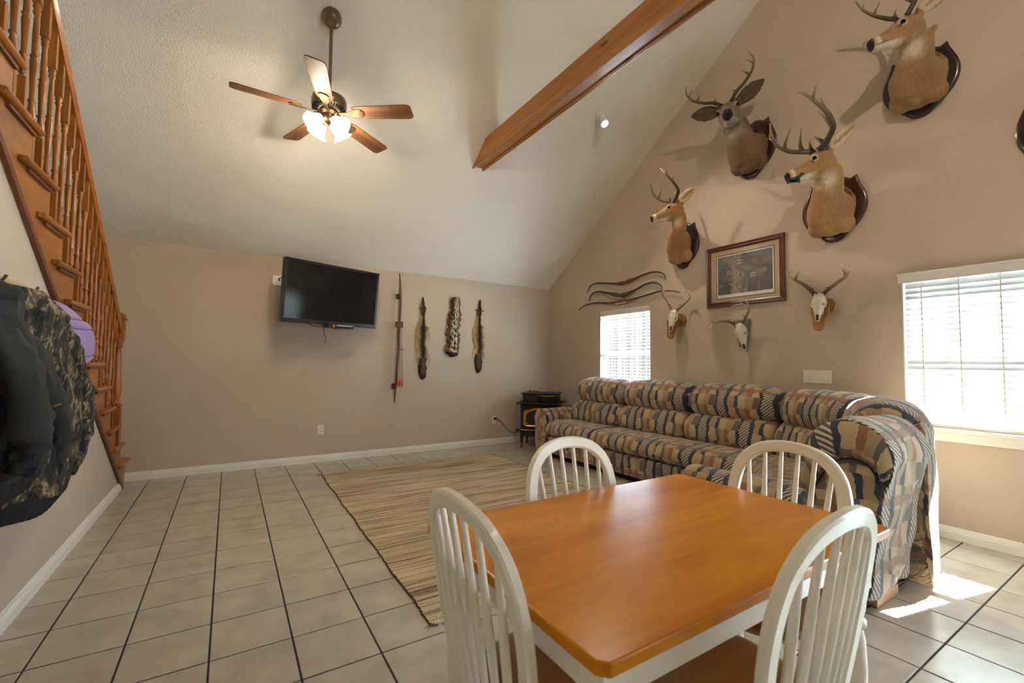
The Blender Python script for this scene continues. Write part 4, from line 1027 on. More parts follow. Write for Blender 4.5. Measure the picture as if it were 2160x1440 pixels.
# ================================================================== WALL MOUNTS
def wl(y, z, o): return Vector((W-o, y, z))
PLQ = [(0.0, 0.47), (0.10, 0.495), (0.19, 0.475), (0.27, 0.435), (0.355, 0.47), (0.375, 0.40), (0.42, 0.30), (0.48, 0.16), (0.50, 0.02), (0.47, -0.12), (0.38, -0.26), (0.27, -0.35), (0.20, -0.40), (0.13, -0.47), (0.06, -0.50), (0.0, -0.505)]
def smooth2(pts, n):
    out = []
    segs = len(pts)-1; P = [Vector(p+(0,)) for p in pts]
    return [(p.x, p.y) for p in bez(P, n)]
def shield(w, h, n=60):
    half = smooth2(PLQ, n//2); left = [(-a, b) for a, b in half[-2:0:-1]]
    return [(a*w, b*h) for a, b in half] + [(a*w, b*h) for a, b in left]
def plaque(parent, y, z, w, h, mat, th=0.022, o0=0.002):
    sh = shield(w, h); rings = []
    for o, k in ((o0, 1.0), (o0+th*0.55, 1.0), (o0+th*0.75, 0.975), (o0+th, 0.93), (o0+th, 0.90)):
        rings.append([wl(y-a*k, z+b*k, o) for a, b in sh])
    return MB().loft(rings).build('plaque', mat, parent, smooth=35)
def ring_at(c, a, b, ra, rb, n=20, sq=1.0, bot=1.0):
    out = []
    for j in range(n):
        t = 2*PI*j/n; cs, sn = math.cos(t), math.sin(t)
        out.append(c + a*(ra*math.copysign(abs(cs)**sq, cs)) + b*(rb*(bot if sn < 0 else 1)*math.copysign(abs(sn)**sq, sn)))
    return out
def antler(mb, org, F_, L_, U_, sgn, s=1.0, tines=((0.2, 0.05), (0.45, 0.13), (0.62, 0.12), (0.8, 0.09)), beam=None, r0=0.0175, colr=None, spread=1.0):
    """one antler in a head frame; sgn +1 = left"""
    dk, md, lt = colr or (srgb(60, 44, 30), srgb(98, 76, 52), srgb(168, 144, 108))
    beam = beam or [(0, 0.0, 0), (-0.03, 0.05, 0.035), (-0.03, 0.13, 0.075), (0.02, 0.20, 0.13), (0.075, 0.22, 0.21), (0.10, 0.19, 0.29), (0.11, 0.15, 0.34)]
    def T(p): return org + F_*(p[0]*s) + L_*(p[1]*s*sgn*spread) + U_*(p[2]*s)
    pts = bez([T(p) for p in beam], 26); n = len(pts)
    rad = [r0*s*(1.25 if i == 0 else 1)*(1-0.78*(i/(n-1))**1.6)+0.0012 for i in range(n)]
    cols = [mixc(dk, md, min(1, i/(n-1)*2)) if i/(n-1) < 0.5 else mixc(md, lt, (i/(n-1)-0.5)*2) for i in range(n)]
    mb.tube(pts, rad, 8, cols=cols)
    for tt, ln in tines:
        i = int(tt*(n-1)); b = pts[i]; d = (pts[min(i+1, n-1)]-pts[max(i-1, 0)]).normalized()
        up_ = (U_ - d*U_.dot(d)).normalized(); inn = -L_*sgn
        fw = F_*(0.25+0.9*max(0.0, tt-0.45))
        p3 = [b - up_*0.004, b + (up_*0.85+d*0.20+fw)*(ln*0.45*s), b + (up_*0.92+d*0.12+inn*0.18+fw*0.7+U_*0.15)*(ln*s)]
        q = bez(p3, 8); r_ = rad[i]*0.92
        mb.tube(q, [r_*(1-0.90*(k/8)**1.25)+0.0011 for k in range(9)], 7, cols=[mixc(cols[i], lt, max(0, k/8-0.45)*1.8) for k in range(9)])
BROWN, TAN, DARKB, WHITE, GREY = srgb(150, 112, 72), srgb(176, 136, 88), srgb(96, 70, 48), srgb(226, 214, 192), srgb(120, 102, 82)
def deer(label, py, pz, pw, ph, pmat, poll, nose_, roll=0.0, tone=1.0, ant=None, body=(0.155, 0.20), neckr=0.085, hs=1.04, ears=((-0.72, 0.42, 0.42), (-0.72, 0.42, 0.42)), earl=0.21, cz_=-0.02, warm=(1, 1, 1)):
    r = thing('deer_mount', label, 'deer mount', (W, py, pz))
    plaque(r, py, pz, pw, ph, pmat)
    poll, nose_ = Vector(poll), Vector(nose_)
    F_ = (nose_-poll).normalized(); U0 = Vector((0, 0, 1)); L_ = U0.cross(F_).normalized(); U_ = F_.cross(L_).normalized()
    if roll:
        c, s = math.cos(roll), math.sin(roll); L_, U_ = L_*c + U_*s, U_*c - L_*s
    hl = (nose_-poll).length; k = hl/0.30
    def T(f, l, u): return poll + F_*(f*k) + L_*(l*k*hs) + U_*(u*k*hs)
    mb = MB()
    # head
    hd = [(-0.070, -0.020, 0.030, 0.036), (-0.045, -0.016, 0.058, 0.072), (-0.01, -0.016, 0.072, 0.092), (0.03, -0.018, 0.078, 0.098), (0.07, -0.022, 0.077, 0.094), (0.105, -0.028, 0.070, 0.085), (0.14, -0.036, 0.059, 0.073), (0.18, -0.044, 0.050, 0.060), (0.22, -0.048, 0.045, 0.052), (0.255, -0.050, 0.043, 0.047), (0.283, -0.051, 0.039, 0.043), (0.297, -0.050, 0.026, 0.032), (0.303, -0.050, 0.010, 0.014)]
    mb.loft([ring_at(T(f, 0, u), L_*k*hs, U_*k*hs, a, b, 20, 0.9) for f, u, a, b in hd])
    # brow ridges
    for sg in (-1, 1): mb.ball(T(0.095, 0.052*sg, 0.036), (0.028*k, 0.022*k, 0.020*k), 10, 6, (F_, L_, U_))
    # neck and chest: centre line from the plaque to the back of the skull
    n0 = wl(py, pz+cz_*1.0, 0.02); n1 = wl(py, pz+cz_, 0.10)
    base = T(-0.015, 0, -0.055)
    dirn = (base-n1)
    n2 = n1 + Vector((-0.09, dirn.y*0.30, dirn.z*0.30)); n3 = n1 + Vector((dirn.x*0.62, dirn.y*0.66, dirn.z*0.66))
    cl = bez([n0, n1, n2, n3, base], 14)
    bw, bh = body
    rr = [(1.0, 1.0), (1.04, 1.02), (1.05, 1.03), (1.01, 1.00), (0.95, 0.94), (0.85, 0.84), (0.76, 0.75), (0.69, 0.67), (0.645, 0.62), (0.615, 0.59), (0.60, 0.57), (0.59, 0.56), (0.58, 0.55), (0.55, 0.52), (0.46, 0.42)]
    Yx = Vector((0, 1, 0)); rings = []
    for i, c in enumerate(cl):
        d = (cl[min(i+1, 14)]-cl[max(i-1, 0)]).normalized()
        a = (Yx - d*Yx.dot(d)*0.9).normalized(); b = a.cross(d).normalized()
        if b.z < 0: b = -b
        t = i/14; sc = neckr/0.085
        ra, rb = bw*rr[i][0]*(1-t) + bw*rr[i][0]*sc*t, bh*rr[i][1]*(1-t)+bh*rr[i][1]*sc*t
        if i < 2: a, b = Yx, Vector((0, 0, 1))
        # shoulders swell low on both sides next to the plaque
        rings.append([p + (a*(0.020*math.sin(6*2*PI*j/20)*0.3)) for j, p in enumerate(ring_at(c, a, b, ra, rb, 20, 0.92, 1.06))])
    mb.loft(rings)
    for sg in (-1, 1):   # shoulder bulges and brisket
        mb.ball(wl(py+sg*bw*0.58, pz+cz_-bh*0.68, 0.065), (0.080, 0.080, 0.085), 12, 8)
    mb.ball(wl(py, pz+cz_-bh*0.74, 0.105), (0.080, 0.060, 0.090), 12, 8)
    # ears
    eax = []
    for sg, ev in ((1, ears[0]), (-1, ears[1])):
        ed = (F_*ev[0] + L_*ev[1]*sg + U_*ev[2]).normalized(); b0 = T(-0.01, 0.058*sg, 0.050)
        fac = (F_*(0.35 if earl < 0.22 else 0.9) + L_*sg*(0.9 if earl < 0.22 else 0.2) - U_*0.1); fac = (fac - ed*fac.dot(ed)).normalized(); wd = ed.cross(fac)
        er = []
        for t, w_, th in ((0, 0.022, 0.018), (0.12, 0.026, 0.016), (0.3, 0.036, 0.011), (0.5, 0.040, 0.009), (0.7, 0.035, 0.008), (0.88, 0.021, 0.007), (1.0, 0.006, 0.005)):
            er.append(ring_at(b0 + ed*(t*earl*k) + fac*(-0.012*math.sin(PI*t)*k), wd, fac, w_*k*earl/0.15, th*k, 12))
        mb.loft(er); eax.append((b0, ed, fac, wd))
    V, Fc = remesh(mb, 0.0075, 5, 0.5)
    pv = np.array(poll)
    rel = V - pv; f = rel@np.array(F_)/k; l = rel@np.array(L_)/k/hs; u = rel@np.array(U_)/k/hs
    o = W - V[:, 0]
    def nz(sc, seed): return np.sin(V[:, 0]*sc+seed)*np.sin(V[:, 1]*sc*1.3+seed*2)*np.sin(V[:, 2]*sc*0.9+seed*3)
    col = np.tile(np.array(BROWN[:3]), (len(V), 1))
    def blend(w, c): 
        nonlocal col
        w = np.clip(w, 0, 1)[:, None]; col = col*(1-w) + np.array(c[:3])*w
    blend(0.45+0.5*nz(9, 1), TAN)
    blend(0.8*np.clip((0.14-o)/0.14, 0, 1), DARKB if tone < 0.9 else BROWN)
    inhead = (np.abs(l) < 0.11) & (f > -0.05) & (np.abs(u) < 0.13)
    blend(inhead*np.clip((u-0.035)/0.03, 0, 1)*np.clip((0.20-f)/0.08, 0, 1)*0.7, DARKB)     # dark crown
    blend(inhead*np.clip((f-0.15)/0.05, 0, 1)*np.clip((u+0.035)/0.02, 0, 1)*0.6, GREY)       # bridge of the muzzle
    blend(inhead*np.clip((f-0.10)/0.06, 0, 1)*np.clip((-0.068-u)/0.016, 0, 1)*0.9, WHITE)         # chin and lower jaw
    blend(inhead*np.exp(-((f-0.262)/0.014)**2)*0.8, WHITE)                                     # band behind the nose
    for sg in (-1, 1):
        dd = np.sqrt((f-0.105)**2+(l-0.066*sg)**2+(u-0.018)**2); blend(np.clip((0.030-dd)/0.008, 0, 1)*0.5, WHITE)
        dd2 = np.sqrt((f-0.125)**2+(l-0.062*sg)**2+(u-0.004)**2); blend((dd2 < 0.014)*0.8, DARKB)
    thr = np.exp(-((f-0.03)/0.05)**2-((u+0.15)/0.05)**2-(l/0.065)**2); blend(thr*0.95, WHITE)  # throat patch
    bel = np.exp(-((V[:, 2]-(pz+cz_-bh*0.9))/0.07)**2)*np.clip(o/0.05, 0, 1); blend(bel*0.55, TAN)
    for (b0, ed, fac, wd) in eax:
        q = V-np.array(b0); te = q@np.array(ed); tw = q@np.array(wd); tf = q@np.array(fac)
        ine = (te > 0.02*k) & (te < 1.03*earl*k) & (np.abs(tw) < 0.034*k*earl/0.15) & (np.abs(tf) < 0.03*k) & (tf > -0.010*k)
        blend(ine*0.7, mixc(WHITE, TAN, 0.35) if tone > 0.8 else GREY); edge_ = (te > 0.02*k) & (te < 1.1*earl*k) & (np.abs(tf) < 0.035*k) & (np.abs(tw) > 0.031*k*earl/0.15) & (np.abs(tw) < 0.07*k)
        blend(edge_*0.5, DARKB); blend(((te > 0.05*k) & ine & (np.abs(tw) < 0.010*k))*0.5, DARKB)
    blend(((f > 0.288) & inhead)*1.0, srgb(24, 20, 18))
    col = np.clip(col*tone*np.array(warm), 0, 1)
    b = MB(); b.add([tuple(p) for p in V], Fc, [tuple(c)+(1,) for c in col])
    bo = b.build('body', 'fur', r, smooth=180, vc=True, fixn=False)
    for sg in (-1, 1): MB().ball(T(0.105, 0.068*sg, 0.018), (0.0165*k, 0.012*k, 0.014*k), 14, 10, (F_, L_, U_)).build('eye', 'eye', r, smooth=180)
    MB().ball(T(0.290, 0, -0.036), (0.017*k, 0.027*k, 0.022*k), 14, 10, (F_, L_, U_)).build('nose', 'nose', r, smooth=180)
    mm = MB()
    for sg in (-1, 1): mm.tube([T(0.299, 0.006*sg, -0.072), T(0.278, 0.034*sg, -0.073), T(0.245, 0.044*sg, -0.068), T(0.215, 0.046*sg, -0.064)], [0.002*k, 0.0025*k, 0.002*k, 0.001*k], 6)
    mm.build('mouth', 'nose', r)
    for sg in (1, -1):
        m_ = MB(); a_ = dict(ant or {}); 
        if 'right' in a_ and sg < 0: a_.update(a_['right'])
        a_.pop('right', None)
        antler(m_, T(0.035, 0.034*sg, 0.072), F_, L_, U_, sg, **a_); m_.build('antler', 'antler', r, smooth=60, vc=True)
    return r, T, F_, L_, U_
# heads: poll and nose found on the viewing ray at a believable distance out from the wall
deer('small-antlered deer head looking left, beside the sloped ceiling', 3.30, 2.615, 0.43, 0.53, 'dark_walnut', onwall(1427, 441, 0.36), onwall(1371, 453, 0.60), tone=1.0, body=(0.125, 0.185), neckr=0.080, cz_=0.0, warm=(1.08, 0.98, 0.82),
     ant=dict(s=1.0, tines=((0.2, 0.06), (0.55, 0.13), (0.75, 0.10))))
deer('mule deer head facing the viewer with large ears spread wide', 2.48, 3.43, 0.50, 0.58, 'mahogany', onwall(1540, 240, 0.34), onwall(1529, 226, 0.66), roll=0.22, tone=0.50, body=(0.178, 0.205), neckr=0.092, hs=1.1, ears=((-0.15, 0.92, 0.34), (-0.15, 0.92, 0.34)), earl=0.235,
     ant=dict(s=0.92, tines=((0.20, 0.04), (0.5, 0.09), (0.7, 0.10)), spread=1.25, beam=[(0, 0.0, 0), (-0.03, 0.05, 0.07), (-0.05, 0.13, 0.13), (-0.03, 0.20, 0.20), (0.02, 0.23, 0.28), (0.04, 0.21, 0.36)]))
d3, T3, F3, L3, U3 = deer('largest-antlered deer head with a green leaf sprig in its mouth', 1.76, 2.60, 0.50, 0.56, 'mahogany', onwall(1738, 338, 0.35), onwall(1654, 362, 0.60), tone=1.02, body=(0.172, 0.215), neckr=0.080, cz_=0.0, warm=(1.02, 1.0, 0.94),
     ant=dict(s=1.28, r0=0.0185, tines=((0.12, 0.07), (0.36, 0.14), (0.56, 0.15), (0.76, 0.11))))
deer('deer head high at the top right looking left, mounted on a dark plaque', 1.16, 3.42, 0.46, 0.52, 'dark_walnut', onwall(1922, 58, 0.33), onwall(1829, 82, 0.58), tone=0.92, body=(0.168, 0.205), neckr=0.084, cz_=0.02,
     ant=dict(s=0.95, tines=((0.22, 0.06), (0.6, 0.09), (0.8, 0.06)), beam=[(0, 0.0, 0), (-0.03, 0.05, 0.06), (-0.04, 0.13, 0.13), (0.0, 0.19, 0.22), (0.06, 0.20, 0.30), (0.12, 0.17, 0.36)]))
deer('partly visible deer head cut off at the right edge of the picture', 0.42, 2.78, 0.52, 0.60, 'dark_walnut', Vector((W-0.36, 0.26, 3.12)), Vector((W-0.55, 0.48, 3.10)), tone=0.95, body=(0.155, 0.205), neckr=0.092, cz_=0.02, ant=dict(s=0.9))
# leaf sprig held in the mouth
lf = [(0, 0), (0.010, 0.012), (0.024, 0.014), (0.020, 0.026), (0.034, 0.034), (0.022, 0.042), (0.010, 0.062), (0, 0.075)]
lf = lf + [(-a, b) for a, b in lf[-2:0:-1]]
m0 = T3(0.265, 0.02, -0.062)
sp = thing('leaf_sprig', 'sprig of dark green leaves held in the deer\'s mouth', 'leaves', tuple(m0))
for e in ((-0.2, 0.5, -0.8, 0.0), (0.3, 0.8, -0.5, 0.5), (0.9, 0.25, -0.55, -0.4), (-0.9, 0.6, -0.1, 0.2)):
    d = (F3*e[0] + L3*e[1] + U3*e[2]).normalized(); a = d.cross(Vector((-0.8, -0.5, 0.2))).normalized(); nn = a.cross(d)
    MB().prism([(p*1.15, q*1.15) for p, q in lf], m0, a, d, nn, -0.0008, 0.0008).build('leaf', 'leaf', sp)
MB().tube([m0, m0+F3*0.02-U3*0.02, m0+F3*0.03-U3*0.045], 0.002, 6).build('stem', 'leaf', sp)

# ================================================================== SKULL MOUNTS
def skull(label, top, snout, oT, oS, pl_kind, ant, yaw=0.0, size=1.0):
    """top = pixel of the crown, snout = pixel of the nose end; oT, oS distances out from the wall"""
    a, b = onwall(*top, oT), onwall(*snout, oS)
    r = thing('skull_mount', label, 'skull mount', (W, a.y, (a.z+b.z)/2))
    F_ = (b-a).normalized(); hl = (b-a).length; k = hl/0.26
    N = Vector((-math.cos(yaw), -math.sin(yaw), 0)); N = (N - F_*N.dot(F_)).normalized(); L_ = N.cross(F_).normalized()   # N = face normal
    def T(f, l, n): return a + F_*(f*k) + L_*(l*k*size) + N*(n*k*size)
    prof = [(-0.035, 0.012, -0.035, 0.03), (-0.02, 0.038, -0.03, 0.042), (0.0, 0.050, -0.025, 0.05), (0.03, 0.056, -0.025, 0.052), (0.06, 0.062, -0.022, 0.050), (0.09, 0.064, -0.022, 0.046), (0.115, 0.050, -0.022, 0.042), (0.14, 0.042, -0.024, 0.038), (0.17, 0.035, -0.026, 0.032), (0.20, 0.027, -0.028, 0.024), (0.23, 0.022, -0.030, 0.017), (0.255, 0.018, -0.032, 0.012), (0.265, 0.010, -0.032, 0.007)]
    n = 32; rings = []
    fine = []
    for i in range(len(prof)-1):
        for q in range(3): fine.append(tuple(np.array(prof[i])*(1-q/3)+np.array(prof[i+1])*q/3))
    fine.append(prof[-1]); cols = []
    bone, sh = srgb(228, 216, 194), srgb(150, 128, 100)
    for f, w_, c_, h in fine:
        rg = []; cc = []
        for j in range(n):
            th = 2*PI*j/n; l = w_*math.copysign(abs(math.cos(th))**0.85, math.cos(th)); nn = c_ + h*math.copysign(abs(math.sin(th))**0.8, math.sin(th))
            col = bone
            for sg in (-1, 1):
                dd = math.hypot((f-0.085)/0.022, (nn-(-0.005))/0.020)
                if l*sg > 0.02 and dd < 1: l -= sg*0.034*(1-dd**2)**0.6; col = mixc(bone, srgb(70, 48, 32), min(1, 1.6*(1-dd)))
            if f > 0.195 and abs(l) < 0.013 and nn > -0.02 and f < 0.25:
                nn -= 0.020*min(1, (f-0.195)/0.02); col = srgb(84, 58, 40)
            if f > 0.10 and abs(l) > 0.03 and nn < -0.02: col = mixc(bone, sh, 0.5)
            rg.append(T(f, l, nn)); cc.append(col)
        rings.append(rg); cols.append(cc)
    MB().loft(rings, True, cols).build('skull', 'bone', r, smooth=60, vc=True)
    # cheek arches and teeth row
    m_ = MB()
    for sg in (-1, 1):
        m_.tube([T(0.115, 0.046*sg, -0.02), T(0.10, 0.060*sg, -0.028), T(0.06, 0.066*sg, -0.03), T(0.02, 0.056*sg, -0.03)], [0.007*k, 0.006*k, 0.006*k, 0.007*k], 8)
        m_.tube([T(0.115, 0.034*sg, -0.058), T(0.15, 0.033*sg, -0.056), T(0.18, 0.030*sg, -0.054)], [0.008*k, 0.009*k, 0.006*k], 8)
    m_.c = [bone]*len(m_.v); m_.build('cheek_bones', 'bone', r, smooth=60, vc=True)
    for sg in (1, -1):
        q = MB(); aa = dict(ant)
        if 'right' in aa and sg < 0: aa.update(aa['right'])
        aa.pop('right', None)
        q.tube([T(-0.005, 0.030*sg, 0.006), T(-0.03, 0.040*sg, 0.002)], 0.013*k, 8, cols=[bone]*2)
        antler(q, T(-0.025, 0.038*sg, 0.002), N, L_, -F_, sg, **aa); q.build('antler', 'antler', r, smooth=60, vc=True)
    if pl_kind == 'grey':
        c = onwall(1567, 700, 0.0); tri = [(-0.10, 0.12), (0.085, 0.13), (0.02, -0.155), (-0.03, -0.155)]
        MB().prism(tri, c, (0, -1, 0), (0, 0, 1), (-1, 0, 0), 0.002, 0.02).build('backboard', 'grey_board', r, bevel=0.004)
    else:
        # long rounded board behind the skull, carried on a round wall boss
        c = T(0.13, 0, -0.085); out = []
        hw_ = [(-0.10, 0.045), (-0.06, 0.066), (0.0, 0.070), (0.04, 0.066), (0.09, 0.048), (0.15, 0.042), (0.19, 0.038), (0.212, 0.022), (0.218, 0.0)]
        half = smooth2([(w_, -f) for f, w_ in [(-0.112, 0.0)]+hw_], 30)
        pl = half + [(-x, y) for x, y in half[-2:0:-1]]
        rg = []
        for d, kk in ((-0.012, 1.0), (0.004, 1.0), (0.010, 0.96), (0.010, 0.88)):
            rg.append([c + L_*(x*k*kk*1.2) - F_*(y*k*kk) + N*d for x, y in pl])
        MB().loft(rg).build('board', 'honey_plaque', r, smooth=35)
        wc = Vector((W, c.y+0.0, c.z+0.045)); cc_ = c - F_*0.04
        MB().lathe([(0.075, 0.002), (0.078, 0.012), (0.070, 0.022), (0.050, 0.026)], Vector((W, cc_.y-0.02, cc_.z)), (-1, 0, 0), 28).build('wall_boss', 'honey_plaque', r, smooth=40)
        MB().tube([Vector((W-0.02, cc_.y-0.02, cc_.z)), cc_ - N*0.008], 0.03, 14).build('boss_stem', 'honey_plaque', r, smooth=60)
    return r
PALE = (srgb(92, 64, 42), srgb(176, 146, 108), srgb(226, 212, 184))
skull('bleached deer skull with pale antlers on a honey board, right of the small window', (1421, 658), (1413, 698), 0.15, 0.20, 'honey', dict(s=0.78, r0=0.0135, colr=PALE, tines=((0.22, 0.05), (0.58, 0.10)), beam=[(0, 0, 0), (-0.02, 0.05, 0.07), (-0.02, 0.11, 0.15), (0.05, 0.16, 0.20), (0.13, 0.15, 0.23), (0.19, 0.09, 0.24)]), yaw=0.45, size=0.9)
skull('bleached deer skull with downturned antler on a grey board under the picture', (1560, 688), (1570, 738), 0.10, 0.06, 'grey', dict(s=0.85, r0=0.0145, colr=PALE, tines=((0.2, 0.05), (0.55, 0.09), (0.8, 0.06)), beam=[(0, 0, 0), (0.0, 0.05, 0.07), (0.03, 0.10, 0.14), (0.10, 0.11, 0.19), (0.18, 0.06, 0.22), (0.23, -0.02, 0.22)], right=dict(beam=[(0, 0, 0), (0.01, 0.07, 0.05), (0.05, 0.16, 0.075), (0.12, 0.23, 0.05), (0.17, 0.25, -0.01), (0.19, 0.23, -0.08)])), yaw=0.30, size=0.9)
skull('large white deer skull with dark-based antlers on a honey plaque beside the picture', (1727, 625), (1722, 676), 0.13, 0.17, 'honey', dict(s=0.88, r0=0.019, colr=(srgb(58, 36, 24), srgb(150, 116, 80), srgb(230, 218, 194)), tines=((0.18, 0.045), (0.55, 0.13), (0.75, 0.10)), beam=[(0, 0, 0), (-0.01, 0.05, 0.06), (0.0, 0.12, 0.12), (0.04, 0.19, 0.16), (0.11, 0.21, 0.19), (0.18, 0.17, 0.22)]), yaw=0.15, size=1.0)

# ================================================================== RECURVE BOWS ON THE RIGHT WALL
def wall_bow(label, pix, riser, rmat, string=None, lw=0.011, notch=True, accent=None):
    """pix: pixel control points along the bow, riser: (first, last) fraction of the handle"""
    P = [onwall(x, y, 0.035) for x, y in pix]; pts = bez(P, 70); n = len(pts)
    c = pts[n//2]; r = thing('recurve_bow', label, 'bow', (W, c.y, c.z), 'bows above the small window')
    i0, i1 = int(riser[0]*(n-1)), int(riser[1]*(n-1)); um = Vector((-1, 0, 0))
    def wid(i):
        if i < i0: t = i/max(1, i0)
        elif i > i1: t = (n-1-i)/max(1, n-1-i1)
        else: t = 1
        return 0.006+0.007*min(1, t*1.3)
    for sl_ in (range(0, i0+1), range(i1, n)):
        sl_ = list(sl_); MB().tube([pts[i] for i in sl_], [wid(i) for i in sl_], 8, flat=lw/0.013, up=um).build('limb', 'bow_dark', r, smooth=60)
    sl_ = list(range(i0, i1+1)); m = len(sl_); rad = []
    for q, i in enumerate(sl_):
        t = q/(m-1); rad.append((0.012 + 0.018*math.sin(PI*t)**1.3)*(0.62 if (notch and abs(t-0.47) < 0.07) else 1))
    rings = []
    for q, i in enumerate(sl_):
        d = (pts[min(i+1, n-1)]-pts[max(i-1, 0)]).normalized(); v = um.cross(d).normalized(); w = 0.013+0.006*math.sin(PI*q/(m-1))
        rings.append([pts[i] + um*(w*math.cos(2*PI*j/12)) + v*(rad[q]*math.sin(2*PI*j/12)) for j in range(12)])
    MB().loft(rings).build('riser', rmat, r, smooth=60)
    if accent:
        a = [pts[i] + Vector((-0.012, 0, -0.020)) for i in sl_[m//4:3*m//4]]; MB().tube(a, 0.006, 8).build('accent_strip', accent, r, smooth=60)
    if string:
        MB().tube(bez([onwall(x, y, 0.03) for x, y in string], 40), 0.0025, 6).build('bow_string', 'bow_string', r, smooth=60)
    for p in (pts[i0], pts[i1]):
        MB().tube([Vector((W, p.y, p.z-0.010)), Vector((W-0.055, p.y, p.z-0.010)), Vector((W-0.060, p.y, p.z+0.006))], 0.003, 6).build('wall_hook', 'black_iron', r)
Z6 = lambda x, y: (1200+x/7.714, 560+y/7.714)
wall_bow('top recurve bow with a reddish brown handle above the small window', [Z6(*p) for p in [(300, 440), (335, 355), (410, 295), (530, 282), (680, 290), (850, 285), (1000, 240), (1150, 175), (1300, 120), (1420, 102), (1520, 125), (1560, 170), (1575, 225)]], (0.36, 0.56), 'bow_red')
wall_bow('middle recurve bow with an olive handle and slack string', [Z6(*p) for p in [(328, 585), (345, 510), (400, 445), (490, 422), (600, 440), (720, 465), (870, 480), (1000, 430), (1120, 375), (1240, 305), (1350, 282), (1450, 292), (1500, 335), (1522, 400)]], (0.34, 0.56), 'bow_olive', [Z6(*p) for p in [(500, 425), (560, 460), (640, 515), (740, 550), (820, 555), (940, 520), (1040, 460), (1130, 370), (1250, 295), (1340, 262), (1420, 252), (1445, 285), (1460, 310)]])
wall_bow('lowest and longest bow with a red and white handle just above the window', [Z6(*p) for p in [(165, 720), (230, 665), (330, 625), (480, 605), (680, 608), (850, 590), (1000, 555), (1150, 515), (1320, 465), (1450, 425), (1580, 410), (1700, 415), (1805, 435)]], (0.32, 0.55), 'bow_red', None, notch=False, accent='print_white')

# ================================================================== FRAMED PICTURE
fy0, fy1, fz0, fz1 = 2.170, 2.995, 1.852, 2.507
r = thing('framed_picture', 'framed wildlife print of raccoons on a tree in a brown frame', 'picture', (W, (fy0+fy1)/2, fz0))
fw = 0.052
def fmember(p, q, inn):
    """mitred frame member from corner p to q, inward direction inn (y, z)"""
    p, q, inn = Vector(p), Vector(q), Vector(inn); d = (q-p).normalized()
    prof = [(0, 0.002), (0, 0.020), (0.006, 0.027), (0.018, 0.025), (0.024, 0.020), (0.034, 0.022), (0.044, 0.015), (fw, 0.012), (fw, 0.002)]
    ring = lambda c, s: [Vector((W-o, (c+inn*a+d*(a*s)).x, (c+inn*a+d*(a*s)).y)) for a, o in prof]
    return MB().loft([ring(p, 1), ring(q, -1)])
fmember((fy0, fz0), (fy1, fz0), (0, 1)).build('frame_rail', 'frame_wood', r, smooth=30)
fmember((fy0, fz1), (fy1, fz1), (0, -1)).build('frame_rail', 'frame_wood', r, smooth=30)
fmember((fy0, fz0), (fy0, fz1), (1, 0)).build('frame_rail', 'frame_wood', r, smooth=30)
fmember((fy1, fz0), (fy1, fz1), (-1, 0)).build('frame_rail', 'frame_wood', r, smooth=30)
iy0, iy1, iz0, iz1 = 2.275, 2.875, 1.950, 2.400
def flat(y0, y1, z0, z1, o, th): return MB().box(W-o-th, W-o, y0, y1, z0, z1)
flat(fy0+fw-0.004, fy1-fw+0.004, fz0+fw-0.004, fz1-fw+0.004, 0.003, 0.003).build('mat_board', 'mat_board', r)
flat(iy0-0.008, iy1+0.008, iz0-0.012, iz1+0.008, 0.0062, 0.0006).build('mat_line', 'black_line', r)
flat(iy0, iy1, iz0-0.004, iz1, 0.0070, 0.0006).build('print_border', 'print_white', r)
# the printed picture: colours painted per vertex
GX, GZ = 150, 108
uu, vv = np.meshgrid(np.linspace(0, 1, GX+1), np.linspace(0, 1, GZ+1))   # u from left in view, v up
img = np.zeros((GZ+1, GX+1, 3))
def S(r_, g_, b_): return np.array(srgb(r_, g_, b_)[:3])
def hsh(a, b, s): return np.sin(a*s+1.3*np.sin(b*s*0.7))*np.sin(b*s*1.1+0.8*np.sin(a*s*0.6))
sky = np.clip((vv-0.42)/0.5, 0, 1)[..., None]
img = S(44, 40, 36)*(1-sky) + S(92, 108, 124)*sky
cl = np.clip(0.5+0.5*hsh(uu*0.8, vv*2.6, 7), 0, 1)[..., None]; img = img*(1-0.35*sky*cl) + S(138, 146, 150)*0.35*sky*cl
rn = RNG.random((GZ+1, GX+1)); img *= (0.85+0.3*rn)[..., None]
def ell(cx_, cy_, rx_, ry_, c, a=1.0, ang=0.0, soft=0.25):
    global img
    dx, dy = (uu-cx_)*1.33, vv-cy_; ca, sa = math.cos(ang), math.sin(ang); x, y = dx*ca+dy*sa, -dx*sa+dy*ca
    d = np.sqrt((x/rx_)**2+(y/ry_)**2); w = (np.clip((1+soft-d)/(2*soft), 0, 1)*a)[..., None]; img = img*(1-w)+c*w
def trunk(pts, w0, w1, c):
    n_ = 40; q = bez([Vector((a, b, 0)) for a, b in pts], n_)
    for i, p in enumerate(q): ell(p.x, p.y, (w0+(w1-w0)*i/n_)*1.33*0.5, (w0+(w1-w0)*i/n_)*0.62, c*(0.85+0.3*((i*7) % 5)/5), 0.9, 0, 0.3)
trunk([(0.40, 0.0), (0.42, 0.3), (0.40, 0.6), (0.41, 1.0)], 0.26, 0.20, S(158, 132, 98))
trunk([(0.48, 0.0), (0.50, 0.4), (0.50, 0.7), (0.51, 1.0)], 0.08, 0.10, S(92, 70, 50))
trunk([(0.42, 0.62), (0.28, 0.78), (0.10, 0.97)], 0.13, 0.08, S(146, 122, 92))
trunk([(0.55, 0.62), (0.75, 0.70), (1.0, 0.78)], 0.10, 0.13, S(140, 108, 72))
ell(0.45, 0.40, 0.07, 0.26, S(150, 92, 52), 0.8)
